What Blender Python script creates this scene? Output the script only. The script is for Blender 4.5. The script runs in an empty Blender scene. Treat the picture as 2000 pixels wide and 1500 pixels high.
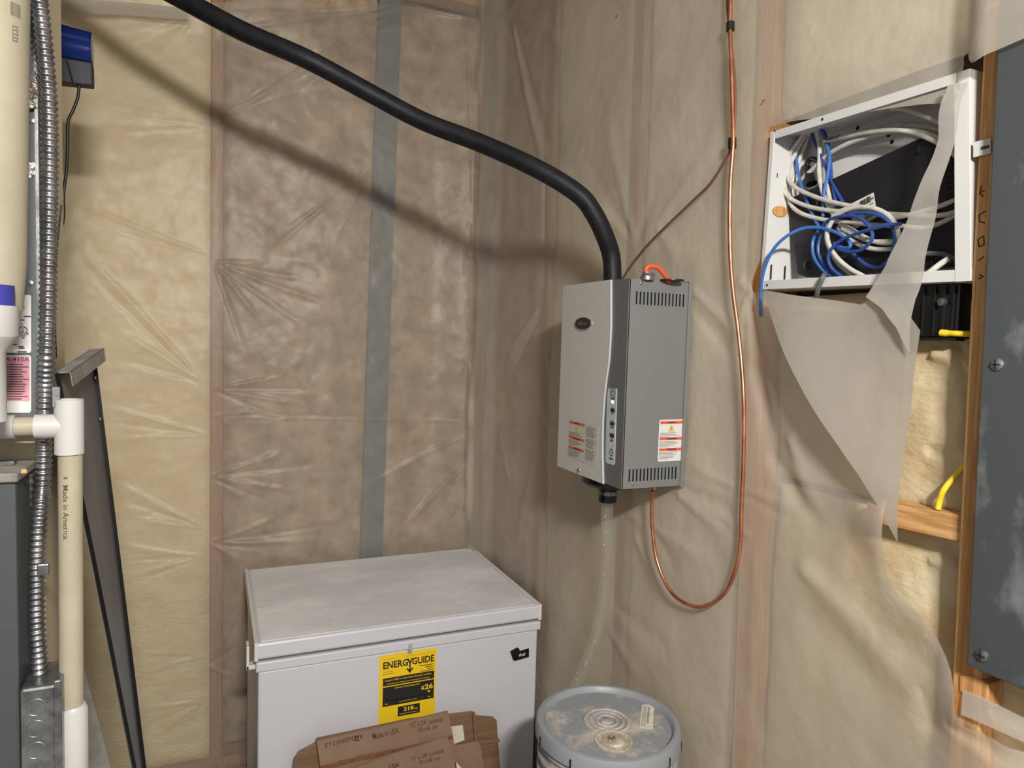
import bpy, bmesh, math, random
import numpy as np
from mathutils import Vector, Matrix
random.seed(4)
scene = bpy.context.scene
COL = scene.collection

# ------------------------------------------------------------------ camera
F_PX = 1350.2
CAMZ = 1.66
yaw, pitch, roll = math.radians(66.663), math.radians(-3.610), math.radians(1.686)
fw = Vector((math.cos(pitch)*math.cos(yaw), math.cos(pitch)*math.sin(yaw), math.sin(pitch)))
rt = fw.cross(Vector((0, 0, 1))).normalized()
up = rt.cross(fw)
rt2 = math.cos(roll)*rt + math.sin(roll)*up
up2 = -math.sin(roll)*rt + math.cos(roll)*up
CAMP = Vector((0, 0, CAMZ))
cd = bpy.data.cameras.new('camera')
cam = bpy.data.objects.new('camera', cd)
COL.objects.link(cam)
m = Matrix.Identity(4)
for i in range(3):
    m[i][0] = rt2[i]; m[i][1] = up2[i]; m[i][2] = -fw[i]; m[i][3] = CAMP[i]
cam.matrix_world = m
cd.sensor_width = 36.0
cd.lens = F_PX/2000.0*36.0
cd.clip_start = 0.02
scene.camera = cam

# ------------------------------------------------------------------ light
scene.view_settings.view_transform = 'Standard'
scene.view_settings.look = 'None'
scene.view_settings.gamma = 1.0
scene.view_settings.use_curve_mapping = False
scene.view_settings.exposure = -0.30
world = bpy.data.worlds.new('basement_ambient')
scene.world = world
world.use_nodes = True
world.node_tree.nodes['Background'].inputs[0].default_value = (1.0, 0.965, 0.92, 1)
world.node_tree.nodes['Background'].inputs[1].default_value = 0.54
LAMP = (0.10, -0.65, 2.34)          # twin-tube shop light behind and above the camera
ld = bpy.data.lights.new('shop_light_tubes', 'AREA')
ld.shape = 'RECTANGLE'; ld.size = 0.26; ld.size_y = 0.06
ld.energy = 84.0
ld.color = (1.0, 0.955, 0.89)
lo = bpy.data.objects.new('shop_light_tubes', ld)
lo.location = LAMP
lo.rotation_euler = (math.radians(52), 0, 0)
COL.objects.link(lo)

# ------------------------------------------------------------------ helpers
AX = {'x': 0, 'y': 1, 'z': 2}
def at(px, py, ax, val):
    """point of the room seen at this spot of the photograph, on the plane ax = val"""
    d = rt2*((px-1000)/F_PX) + up2*(-(py-750)/F_PX) + fw
    k = AX[ax]
    return CAMP + d*((val-CAMP[k])/d[k])

ORG = {}
def setp(o, label=None, cat=None, group=None, kind=None, category=None):
    cat = cat or category
    if label: o['label'] = label
    if cat: o['category'] = cat
    if group: o['group'] = group
    if kind: o['kind'] = kind
    return o
def thing(name, label, cat, loc, group=None, kind=None):
    o = bpy.data.objects.new(name, None)
    o.empty_display_size = 0.05
    o.location = loc
    COL.objects.link(o)
    ORG[o.name] = Vector(loc)
    return setp(o, label, cat, group, kind)

class MB:
    def __init__(s): s.v = []; s.f = []
    def add(s, vs, fs):
        n = len(s.v); s.v += [tuple(v) for v in vs]; s.f += [tuple(i+n for i in f) for f in fs]; return s
    def box(s, a, b):
        x0, y0, z0 = [min(p, q) for p, q in zip(a, b)]; x1, y1, z1 = [max(p, q) for p, q in zip(a, b)]
        return s.hexa([(x0,y0,z0),(x1,y0,z0),(x1,y1,z0),(x0,y1,z0)], [(x0,y0,z1),(x1,y0,z1),(x1,y1,z1),(x0,y1,z1)])
    def hexa(s, lo4, hi4):
        return s.add(list(lo4)+list(hi4), [(3,2,1,0),(4,5,6,7),(0,1,5,4),(1,2,6,5),(2,3,7,6),(3,0,4,7)])
    def prism(s, pts, off):
        """closed outline of 3D points pushed along off"""
        n = len(pts); off = Vector(off)
        vs = [Vector(p) for p in pts]+[Vector(p)+off for p in pts]
        return s.add(vs, [tuple(range(n-1, -1, -1)), tuple(range(n, 2*n))]+[(i, (i+1) % n, n+(i+1) % n, n+i) for i in range(n)])
    def tube(s, path, r, seg=12, cap=True, rfun=None):
        P = [Vector(p) for p in path]; n = len(P)
        T = [(P[min(i+1, n-1)]-P[max(i-1, 0)]).normalized() for i in range(n)]
        a = Vector((0, 0, 1)) if abs(T[0].z) < 0.9 else Vector((1, 0, 0))
        nrm = (a-T[0]*a.dot(T[0])).normalized()
        vs = []
        for i in range(n):
            nrm = (nrm-T[i]*nrm.dot(T[i])).normalized(); b = T[i].cross(nrm)
            ri = rfun(i) if rfun else (r[i] if isinstance(r, (list, tuple)) else r)
            for k in range(seg):
                t = 2*math.pi*k/seg
                vs.append(P[i]+(nrm*math.cos(t)+b*math.sin(t))*ri)
        fs = [(i*seg+k, i*seg+(k+1) % seg, (i+1)*seg+(k+1) % seg, (i+1)*seg+k) for i in range(n-1) for k in range(seg)]
        if cap: fs += [tuple(range(seg-1, -1, -1)), tuple(range((n-1)*seg, n*seg))]
        return s.add(vs, fs)
    def lathe(s, prof, c, seg=48, axis=(0, 0, 1), cap=True):
        """prof: list of (r, h) along axis from c"""
        ax = Vector(axis).normalized(); a = Vector((1, 0, 0)) if abs(ax.x) < 0.9 else Vector((0, 1, 0))
        u = (a-ax*a.dot(ax)).normalized(); w = ax.cross(u); c = Vector(c); vs = []
        for r, h in prof:
            for k in range(seg):
                t = 2*math.pi*k/seg
                vs.append(c+ax*h+(u*math.cos(t)+w*math.sin(t))*r)
        n = len(prof)
        fs = [(i*seg+k, i*seg+(k+1) % seg, (i+1)*seg+(k+1) % seg, (i+1)*seg+k) for i in range(n-1) for k in range(seg)]
        if cap: fs += [tuple(range(seg-1, -1, -1)), tuple(range((n-1)*seg, n*seg))]
        return s.add(vs, fs)
    def build(s, name, mat, parent=None, smooth=False, bevel=0, origin=None, **tags):
        V = np.array(s.v, dtype=float).reshape(-1, 3)
        if parent is not None: org = ORG[parent.name]
        elif origin is not None: org = Vector(origin)
        else:
            lo, hi = V.min(0), V.max(0); org = Vector(((lo[0]+hi[0])/2, (lo[1]+hi[1])/2, lo[2]))
        me = bpy.data.meshes.new(name)
        me.from_pydata([tuple(v) for v in V-np.array(org)], [], s.f)
        bm = bmesh.new(); bm.from_mesh(me); bmesh.ops.recalc_face_normals(bm, faces=bm.faces); bm.to_mesh(me); bm.free()
        o = bpy.data.objects.new(name, me); COL.objects.link(o)
        if mat: me.materials.append(mat)
        if parent is not None: o.parent = parent
        else: o.location = org
        ORG[o.name] = org
        if smooth:
            me.polygons.foreach_set('use_smooth', [True]*len(me.polygons))
            if smooth == 'auto': me.set_sharp_from_angle(angle=math.radians(38))
        if bevel:
            b = o.modifiers.new('bevel', 'BEVEL'); b.width = bevel; b.segments = 2; b.limit_method = 'ANGLE'
        setp(o, **{k: v for k, v in tags.items()})
        return o

def crom(pts, n=8):
    """smooth curve through points"""
    P = [Vector(p) for p in pts]; P = [P[0]*2-P[1]]+P+[P[-1]*2-P[-2]]; out = []
    for i in range(1, len(P)-2):
        for k in range(n):
            t = k/n; a, b, c, d = P[i-1], P[i], P[i+1], P[i+2]
            out.append(0.5*((2*b)+(c-a)*t+(2*a-5*b+4*c-d)*t*t+(3*b-a-3*c+d)*t**3))
    out.append(P[-2]); return out

class Frame:
    def __init__(s, o, u, v, n=None):
        s.o = Vector(o); s.u = Vector(u); s.v = Vector(v); s.n = Vector(n).normalized() if n is not None else s.u.cross(s.v).normalized()
    def __call__(s, a, b, c=0): return s.o+s.u*a+s.v*b+s.n*c
def rect(mb, fr, u0, v0, u1, v1, n, t=0.0003):
    return mb.prism([fr(u0, v0, n), fr(u1, v0, n), fr(u1, v1, n), fr(u0, v1, n)], fr.n*t)
def rrect(mb, fr, u0, v0, u1, v1, r, n, t, ru=1.0):
    pts = []
    for cu, cv, a0 in ((u1-r*ru, v1-r, 0), (u0+r*ru, v1-r, 90), (u0+r*ru, v0+r, 180), (u1-r*ru, v0+r, 270)):
        for k in range(5):
            a = math.radians(a0+k*22.5); pts.append(fr(cu+r*ru*math.cos(a), cv+r*math.sin(a), n))
    return mb.prism(pts, fr.n*t)
_tc = {}
def text_geo(sx):
    if sx not in _tc:
        c = bpy.data.curves.new('lettering', 'FONT'); c.body = sx; c.size = 1.0; c.resolution_u = 2; c.offset = 0.028 if len(sx) < 6 else 0.004
        o = bpy.data.objects.new('lettering_tmp', c); COL.objects.link(o)
        bpy.context.view_layer.update()
        me = bpy.data.meshes.new_from_object(o.evaluated_get(bpy.context.evaluated_depsgraph_get()))
        vs = np.array([v.co[:] for v in me.vertices]); fs = [tuple(p.vertices) for p in me.polygons]
        bpy.data.objects.remove(o); bpy.data.meshes.remove(me); bpy.data.curves.remove(c)
        lo, hi = vs.min(0), vs.max(0)
        _tc[sx] = ((vs[:, :2]-lo[:2])/(hi[:2]-lo[:2]), fs)
    return _tc[sx]
def text(mb, sx, fun, u, v, w, h, flip=False):
    """lettering filling the box u..u+w, v..v+h ; fun(u, v) gives the point"""
    vs, fs = text_geo(sx)
    if flip: vs = 1-vs
    return mb.add([fun(u+a*w, v+b*h) for a, b in vs], fs)

# ------------------------------------------------------------------ materials
def rgb(r, g, b):
    f = lambda c: ((c/255+0.055)/1.055)**2.4 if c > 10 else c/255/12.92
    return (f(r), f(g), f(b), 1)
def mat(name, col, rough=0.6, metal=0.0, col2=None, nscale=8, lo=0.4, hi=0.6, stretch=None, bump=0, bscale=60, spec=0.5, detail=5, emit=None, alpha=None, sheen=0):
    M = bpy.data.materials.new(name); M.use_nodes = True; nt = M.node_tree; N = nt.nodes; L = nt.links
    b = N['Principled BSDF']
    b.inputs['Base Color'].default_value = col; b.inputs['Roughness'].default_value = rough; b.inputs['Metallic'].default_value = metal
    b.inputs['Specular IOR Level'].default_value = spec
    tc = N.new('ShaderNodeTexCoord'); mp = N.new('ShaderNodeMapping'); L.new(tc.outputs['Object'], mp.inputs[0])
    if stretch: mp.inputs['Scale'].default_value = stretch
    if col2 is not None:
        n = N.new('ShaderNodeTexNoise'); n.inputs['Scale'].default_value = nscale; n.inputs['Detail'].default_value = detail; n.inputs['Roughness'].default_value = 0.62
        L.new(mp.outputs[0], n.inputs['Vector'])
        r = N.new('ShaderNodeValToRGB'); r.color_ramp.elements[0].position = lo; r.color_ramp.elements[1].position = hi
        r.color_ramp.elements[0].color = col; r.color_ramp.elements[1].color = col2
        L.new(n.outputs[0], r.inputs[0]); L.new(r.outputs[0], b.inputs['Base Color'])
    if bump:
        n2 = N.new('ShaderNodeTexNoise'); n2.inputs['Scale'].default_value = bscale; n2.inputs['Detail'].default_value = 4
        L.new(mp.outputs[0], n2.inputs['Vector'])
        bp = N.new('ShaderNodeBump'); bp.inputs['Strength'].default_value = bump; bp.inputs['Distance'].default_value = 0.01
        L.new(n2.outputs[0], bp.inputs['Height']); L.new(bp.outputs[0], b.inputs['Normal'])
    if emit:
        b.inputs['Emission Color'].default_value = emit[0]; b.inputs['Emission Strength'].default_value = emit[1]
    return M
def sheet_mat(name, milk, tint, body, weave=False):
    M = bpy.data.materials.new(name); M.use_nodes = True; nt = M.node_tree; N = nt.nodes; L = nt.links
    N.remove(N['Principled BSDF']); out = N['Material Output']
    tr = N.new('ShaderNodeBsdfTransparent'); tr.inputs[0].default_value = tint
    df = N.new('ShaderNodeBsdfDiffuse'); df.inputs[0].default_value = body
    tl = N.new('ShaderNodeBsdfTranslucent'); tl.inputs[0].default_value = body
    gl = N.new('ShaderNodeBsdfGlossy'); gl.inputs['Roughness'].default_value = 0.38; gl.inputs[0].default_value = (1, 1, 1, 1)
    tc = N.new('ShaderNodeTexCoord')
    n = N.new('ShaderNodeTexNoise'); n.inputs['Scale'].default_value = 5; n.inputs['Detail'].default_value = 6; L.new(tc.outputs['Object'], n.inputs['Vector'])
    mr = N.new('ShaderNodeMapRange'); mr.inputs['From Min'].default_value = 0.3; mr.inputs['From Max'].default_value = 0.7
    mr.inputs['To Min'].default_value = milk-0.05; mr.inputs['To Max'].default_value = milk+0.05
    L.new(n.outputs[0], mr.inputs[0])
    nb = N.new('ShaderNodeTexNoise'); nb.inputs['Scale'].default_value = 22; nb.inputs['Detail'].default_value = 5; L.new(tc.outputs['Object'], nb.inputs['Vector'])
    bp = N.new('ShaderNodeBump'); bp.inputs['Strength'].default_value = 0.25; bp.inputs['Distance'].default_value = 0.006
    L.new(nb.outputs[0], bp.inputs['Height'])
    if weave:
        wv = N.new('ShaderNodeTexChecker'); wv.inputs['Scale'].default_value = 480; L.new(tc.outputs['Object'], wv.inputs['Vector'])
        bp.inputs['Distance'].default_value = 0.002; L.new(wv.outputs['Fac'], bp.inputs['Height'])
    for q in (df, tl, gl): L.new(bp.outputs[0], q.inputs['Normal'])
    m1 = N.new('ShaderNodeMixShader'); m1.inputs[0].default_value = 0.35; L.new(df.outputs[0], m1.inputs[1]); L.new(tl.outputs[0], m1.inputs[2])
    m2 = N.new('ShaderNodeMixShader'); L.new(mr.outputs[0], m2.inputs[0]); L.new(tr.outputs[0], m2.inputs[1]); L.new(m1.outputs[0], m2.inputs[2])
    fr = N.new('ShaderNodeLayerWeight'); L.new(bp.outputs[0], fr.inputs['Normal'])
    pw = N.new('ShaderNodeMath'); pw.operation = 'POWER'; L.new(fr.outputs['Facing'], pw.inputs[0]); pw.inputs[1].default_value = 4.0
    ml = N.new('ShaderNodeMath'); ml.operation = 'MULTIPLY_ADD'; L.new(pw.outputs[0], ml.inputs[0]); ml.inputs[1].default_value = 0.4; ml.inputs[2].default_value = 0.018
    m3 = N.new('ShaderNodeMixShader'); L.new(ml.outputs[0], m3.inputs[0]); L.new(m2.outputs[0], m3.inputs[1]); L.new(gl.outputs[0], m3.inputs[2])
    L.new(m3.outputs[0], out.inputs[0])
    return M

M = {}
M['sheet_r'] = sheet_mat('milkier_poly_sheet', 0.60, (0.98, 0.965, 0.93, 1), (0.73, 0.67, 0.58, 1))
M['sheet'] = sheet_mat('milky_poly_sheet', 0.36, (0.98, 0.965, 0.935, 1), (0.70, 0.645, 0.565, 1))
M['flap'] = sheet_mat('milky_poly_flap', 0.84, (0.97, 0.95, 0.92, 1), (0.44, 0.41, 0.36, 1))
M['strip'] = sheet_mat('milky_poly_strip', 0.72, (0.97, 0.95, 0.92, 1), (0.62, 0.59, 0.54, 1), weave=True)
M['batt_yellow'] = mat('yellow_fibreglass', rgb(248, 236, 200), 0.95, col2=rgb(236, 218, 176), nscale=7, bump=0.7, bscale=45, spec=0.1, stretch=(1, 1, 2.2))
M['batt_bare'] = mat('bare_fibreglass', rgb(206, 194, 164), 0.95, col2=rgb(192, 172, 136), nscale=6, bump=0.25, bscale=55, spec=0.1, stretch=(1, 1, 2.0))
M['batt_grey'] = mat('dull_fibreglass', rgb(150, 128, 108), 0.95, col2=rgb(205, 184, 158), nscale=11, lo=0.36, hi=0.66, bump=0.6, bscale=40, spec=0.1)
M['batt_olive'] = mat('olive_fibreglass', rgb(220, 211, 186), 0.95, col2=rgb(194, 184, 158), nscale=5, bump=0.6, bscale=40, spec=0.1)
M['stud'] = mat('spruce_stud', rgb(176, 124, 70), 0.65, col2=rgb(205, 160, 104), nscale=9, stretch=(14, 14, 0.8), bump=0.15, bscale=30)
M['stud_pink'] = mat('pinkish_stud', rgb(176, 138, 112), 0.75, col2=rgb(160, 122, 98), nscale=9, stretch=(14, 14, 0.8))
M['block'] = mat('spruce_block', rgb(180, 132, 80), 0.65, col2=rgb(212, 168, 114), nscale=9, stretch=(14, 0.8, 14), bump=0.15, bscale=30)
M['joist'] = mat('dark_joist', rgb(92, 66, 44), 0.8, col2=rgb(120, 88, 58), nscale=8, stretch=(1, 10, 10))
M['sheath'] = mat('sheathing', rgb(120, 110, 98), 0.9, col2=rgb(100, 92, 82), nscale=6)
M['foam'] = mat('blue_grey_foam', rgb(98, 114, 122), 0.8, col2=rgb(84, 100, 108), nscale=14)
M['floor'] = mat('concrete', rgb(128, 124, 118), 0.85, col2=rgb(148, 143, 136), nscale=4, bump=0.2)
M['hose'] = mat('black_rubber', rgb(22, 22, 26), 0.5, spec=0.25, col2=rgb(29, 29, 33), nscale=30, bump=0.08, bscale=90)
M['copper'] = mat('copper', rgb(226, 156, 120), 0.3, 0.9, col2=rgb(200, 126, 92), nscale=25)
M['brown'] = mat('brown_sheath', rgb(112, 72, 60), 0.45)
M['tape'] = mat('black_tape', rgb(20, 20, 22), 0.4)
M['silver'] = mat('silver_paint', rgb(192, 192, 189), 0.42, 0.15, bump=0.03, bscale=400)
M['silver_edge'] = mat('silver_edge', rgb(205, 206, 206), 0.35, 0.3)
M['darkgrey'] = mat('dark_grey_paint', rgb(92, 92, 92), 0.5, bump=0.03, bscale=400)
M['midgrey'] = mat('mid_grey_paint', rgb(116, 117, 117), 0.45, 0.1, bump=0.03, bscale=400)
M['black'] = mat('black_plastic', rgb(18, 18, 20), 0.35)
M['black_matt'] = mat('black_inside', rgb(14, 14, 15), 0.8)
M['modem'] = mat('modem_black', rgb(22, 22, 27), 0.55, bump=0.05, bscale=300)
M['panelgrey'] = mat('panel_silver_blue', rgb(176, 182, 186), 0.45)
M['chrome'] = mat('chrome', rgb(205, 205, 205), 0.2, 1.0)
M['steel'] = mat('zinc_steel', rgb(160, 162, 163), 0.35, 0.9, col2=rgb(120, 122, 124), nscale=22, bump=0.05)
M['galv'] = mat('galvanised_box', rgb(150, 152, 152), 0.35, 0.85, col2=rgb(105, 107, 106), nscale=26, detail=8)
M['flex'] = mat('flex_conduit_steel', rgb(176, 176, 178), 0.28, 0.95, col2=rgb(140, 140, 144), nscale=40)
M['orange'] = mat('orange_cable', rgb(208, 86, 50), 0.45)
M['red_orange'] = mat('orange_print', rgb(206, 84, 56), 0.6)
M['yellow'] = mat('energy_yellow', rgb(246, 205, 34), 0.5)
M['warn_yellow'] = mat('warning_yellow', rgb(232, 190, 60), 0.5)
M['paper'] = mat('white_label', rgb(206, 205, 202), 0.5)
M['paper2'] = mat('grey_label', rgb(182, 180, 172), 0.5)
M['ink'] = mat('black_ink', rgb(34, 32, 30), 0.6)
M['ink_grey'] = mat('grey_ink', rgb(112, 106, 98), 0.6)
M['ink_brown'] = mat('brown_ink', rgb(74, 54, 44), 0.7)
M['led'] = mat('green_led', rgb(190, 255, 180), 0.4, emit=((0.55, 1.0, 0.5, 1), 2.2))
M['freezer'] = mat('white_enamel', rgb(207, 209, 214), 0.32, bump=0.03, bscale=240)
M['lidtop'] = mat('dusty_enamel', rgb(220, 222, 225), 0.4, col2=rgb(243, 244, 246), nscale=3.4, lo=0.42, hi=0.64, detail=9, stretch=(1, 1.7, 1))
M['white_plastic'] = mat('white_plastic', rgb(220, 219, 215), 0.4)
M['boxwhite'] = mat('white_box_paint', rgb(204, 204, 202), 0.4)
M['coax'] = mat('white_coax', rgb(200, 197, 188), 0.42, col2=rgb(184, 180, 170), nscale=60)
M['blue'] = mat('blue_cable', rgb(52, 104, 178), 0.42)
M['blue_dark'] = mat('dark_blue_cable', rgb(40, 72, 140), 0.42)
M['blueplastic'] = mat('glossy_blue_plastic', rgb(18, 38, 100), 0.14, bump=0.02)
M['navy'] = mat('navy_plastic', rgb(32, 32, 44), 0.55)
M['greycable'] = mat('grey_cable', rgb(92, 98, 98), 0.45)
M['panel'] = mat('slate_panel', rgb(68, 72, 74), 0.5, col2=rgb(112, 117, 119), nscale=6, lo=0.56, hi=0.70, detail=8, stretch=(1, 1.6, 1), bump=0.03, bscale=300)
M['furnace'] = mat('furnace_grey', rgb(84, 89, 92), 0.5, 0.1, bump=0.04, bscale=300)
M['furnace_low'] = mat('furnace_slate', rgb(66, 70, 73), 0.5, 0.1, bump=0.04, bscale=300)
M['dust'] = mat('dusty_grey_top', rgb(140, 136, 128), 0.8, col2=rgb(108, 104, 98), nscale=18)
M['galv_side'] = mat('beige_side', rgb(196, 184, 156), 0.6)
M['foil'] = mat('foil_tape', rgb(205, 196, 188), 0.18, 1.0, bump=0.9, bscale=90)
M['pvc'] = mat('cream_pvc', rgb(160, 153, 134), 0.42, col2=rgb(150, 142, 122), nscale=6)
M['pvcwhite'] = mat('white_pvc', rgb(176, 175, 172), 0.35)
M['primer'] = mat('blue_primer', rgb(52, 56, 140), 0.5)
M['pink'] = mat('pink_label', rgb(200, 140, 152), 0.5)
M['leanpanel'] = mat('dark_metal_panel', rgb(92, 93, 94), 0.42, 0.35, col2=rgb(114, 115, 115), nscale=5, stretch=(1, 1, 0.3))
M['leanedge'] = mat('worn_flange', rgb(150, 150, 144), 0.5, 0.3, col2=rgb(128, 128, 122), nscale=20)
M['card'] = mat('cardboard', rgb(142, 116, 95), 0.85, col2=rgb(135, 109, 88), nscale=8, bump=0.15, bscale=30)
M['cardin'] = mat('cardboard_inside', rgb(130, 102, 76), 0.9, col2=rgb(114, 88, 64), nscale=5, bump=0.6, bscale=14, stretch=(0.3, 0.3, 5))
M['cardedge'] = mat('torn_edge', rgb(134, 88, 66), 0.9, bump=0.8, bscale=120)
M['pail'] = mat('grey_pail', rgb(138, 142, 147), 0.42, bump=0.05)
M['pail_dirty'] = mat('plaster_dusted_pail', rgb(136, 139, 143), 0.55, col2=rgb(190, 180, 168), nscale=15, lo=0.50, hi=0.68, detail=9, bump=0.2, bscale=70)
M['pail_ring'] = mat('plaster_on_pail', rgb(182, 174, 164), 0.8, col2=rgb(150, 147, 146), nscale=24, bump=0.3)
M['spout'] = mat('cream_spout', rgb(190, 186, 170), 0.5, col2=rgb(160, 148, 124), nscale=40)
M['yellowwire'] = mat('yellow_wire', rgb(238, 204, 44), 0.45)
M['ptape'] = mat('packing_tape', rgb(214, 208, 192), 0.25, bump=0.5, bscale=50)
M['greytape'] = mat('clear_tape', rgb(178, 178, 176), 0.4)
M['brass'] = mat('brass', rgb(206, 172, 104), 0.3, 0.9)
M['redmark'] = mat('red_print', rgb(156, 84, 74), 0.9)
M['bulb'] = mat('lit_bulb', rgb(255, 244, 225), 0.4, emit=((1.0, 0.925, 0.83, 1), 4.0))

def tube_mat():
    X = bpy.data.materials.new('clear_vinyl'); X.use_nodes = True; nt = X.node_tree; N = nt.nodes; L = nt.links
    N.remove(N['Principled BSDF'])
    tr = N.new('ShaderNodeBsdfTransparent'); tr.inputs[0].default_value = (0.93, 0.92, 0.88, 1)
    df = N.new('ShaderNodeBsdfDiffuse'); df.inputs[0].default_value = (0.62, 0.6, 0.54, 1)
    gl = N.new('ShaderNodeBsdfGlossy'); gl.inputs['Roughness'].default_value = 0.15
    f = N.new('ShaderNodeLayerWeight'); pw = N.new('ShaderNodeMath'); pw.operation = 'POWER'; L.new(f.outputs['Facing'], pw.inputs[0]); pw.inputs[1].default_value = 3.0
    ml = N.new('ShaderNodeMath'); ml.operation = 'MULTIPLY_ADD'; L.new(pw.outputs[0], ml.inputs[0]); ml.inputs[1].default_value = 0.45; ml.inputs[2].default_value = 0.10
    a = N.new('ShaderNodeMixShader'); L.new(ml.outputs[0], a.inputs[0]); L.new(tr.outputs[0], a.inputs[1]); L.new(df.outputs[0], a.inputs[2])
    b = N.new('ShaderNodeMixShader'); b.inputs[0].default_value = 0.05; L.new(a.outputs[0], b.inputs[1]); L.new(gl.outputs[0], b.inputs[2])
    L.new(b.outputs[0], N['Material Output'].inputs[0]); return X
M['vinyl'] = tube_mat()

# ------------------------------------------------------------------ noise, creased sheets
_lat = {}
def vnoise(u, v, sc, seed):
    if seed not in _lat: _lat[seed] = np.random.RandomState(seed).rand(256, 256)
    T = _lat[seed]; a = u*sc+37.3; b = v*sc+91.7
    i = np.floor(a).astype(int); j = np.floor(b).astype(int); x = a-i; y = b-j
    x = x*x*(3-2*x); y = y*y*(3-2*y); i &= 255; j &= 255; i1 = (i+1) & 255; j1 = (j+1) & 255
    return (T[i, j]*(1-x)*(1-y)+T[i1, j]*x*(1-y)+T[i, j1]*(1-x)*y+T[i1, j1]*x*y)*2-1
def fbm(u, v, sc, seed, oc=4):
    r = 0; a = 1.0
    for k in range(oc): r = r+a*vnoise(u, v, sc*2**k, seed+k); a *= 0.5
    return r
def sstep(x, a, b):
    t = np.clip((x-a)/(b-a), 0, 1); return t*t*(3-2*t)
def crease(U, V, A, B, amp, w, fade=(0.0, 1.0)):
    """ridge along A-B; fade = strength at each end"""
    ax, ay = A; bx, by = B; dx, dy = bx-ax, by-ay; L = math.hypot(dx, dy)
    t = ((U-ax)*dx+(V-ay)*dy)/L/L; p = ((U-ax)*(-dy)+(V-ay)*dx)/L
    bow = 0.04*L*np.sin(np.pi*np.clip(t, 0, 1))*((hash((round(ax, 3), round(bx, 3))) % 7)/3.5-1)*0.3
    env = sstep(t, -0.02, 0.12)*(1-sstep(t, 0.7, 1.02))*(fade[0]+(fade[1]-fade[0])*np.clip(t, 0, 1))
    ww = w*(0.45+0.75*np.clip(t, 0, 1))
    return amp*env*np.exp(-((p-bow)/ww)**2)
def inside(U, V, poly):
    r = np.zeros(U.shape, bool); n = len(poly)
    for i in range(n):
        x0, y0 = poly[i]; x1, y1 = poly[(i+1) % n]
        if y0 == y1: continue
        c = ((V < y0) != (V < y1)) & (U < (x1-x0)*(V-y0)/(y1-y0)+x0); r ^= c
    return r
def snap(U, V, poly, tol):
    n = len(poly); best = np.full(U.shape, 9.0); bu = U.copy(); bv = V.copy()
    for i in range(n):
        x0, y0 = poly[i]; x1, y1 = poly[(i+1) % n]; dx, dy = x1-x0, y1-y0; L2 = dx*dx+dy*dy+1e-12
        t = np.clip(((U-x0)*dx+(V-y0)*dy)/L2, 0, 1); cx = x0+t*dx; cy = y0+t*dy; dd = np.hypot(U-cx, V-cy)
        k = dd < best; best[k] = dd[k]; bu[k] = cx[k]; bv[k] = cy[k]
    k = best < tol; U = U.copy(); V = V.copy(); U[k] = bu[k]; V[k] = bv[k]; return U, V
def grid_faces(nu, nv, keep=None):
    i, j = np.meshgrid(np.arange(nu-1), np.arange(nv-1), indexing='ij')
    a = i*nv+j; q = np.stack([a, a+nv, a+nv+1, a+1], -1).reshape(-1, 4)
    return q if keep is None else q[keep.reshape(-1)]
def np_mesh(name, P, Q, material, parent=None, origin=None, thick=0, **tags):
    a_, b_, c_, d_ = P[Q[:, 0]], P[Q[:, 1]], P[Q[:, 2]], P[Q[:, 3]]
    ar = 0.5*np.linalg.norm(np.cross(c_-a_, d_-b_), axis=1); Q = Q[ar > 0.22*np.median(ar)]
    used = np.unique(Q); re = np.full(len(P), -1); re[used] = np.arange(len(used)); P = P[used]; Q = re[Q]
    org = ORG[parent.name] if parent is not None else Vector(origin)
    me = bpy.data.meshes.new(name); me.from_pydata((P-np.array(org)).tolist(), [], Q.tolist())
    me.polygons.foreach_set('use_smooth', [True]*len(me.polygons)); me.materials.append(material)
    o = bpy.data.objects.new(name, me); COL.objects.link(o); ORG[o.name] = org
    if parent is not None: o.parent = parent
    else: o.location = org
    if thick:
        s = o.modifiers.new('thickness', 'SOLIDIFY'); s.thickness = thick
    return setp(o, **tags)

XW, YB = 1.03, 2.74        # planes of the plastic on the right-hand and the far wall
px_b = lambda px, py: (lambda p: (p.x, p.z))(at(px, py, 'y', YB))
px_r = lambda px, py: (lambda p: (p.y, p.z))(at(px, py, 'x', XW))

# ================================================================== SETTING
MB().box((-1.6, -1.6, -0.1), (XW+0.14, YB+0.14, 0)).build('floor', M['floor'], kind='structure')
wb = MB().box((-1.6, YB+0.125, 0), (XW+0.14, YB+0.22, 3.25)).build('wall_back', M['sheath'], kind='structure')
wr = MB().box((XW+0.115, -0.4, 0), (XW+0.22, YB+0.12, 3.25)).build('wall_right', M['sheath'], kind='structure')
ceil = MB().box((-1.6, 1.55, 3.25), (XW+0.22, YB+0.22, 3.30)).build('ceiling', M['joist'], kind='structure')
for x in (-1.2, -0.79, -0.38, 0.03, 0.44):
    MB().box((x, 1.55, 3.02), (x+0.04, YB+0.02, 3.249)).build('joist', M['joist'], ceil)
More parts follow.
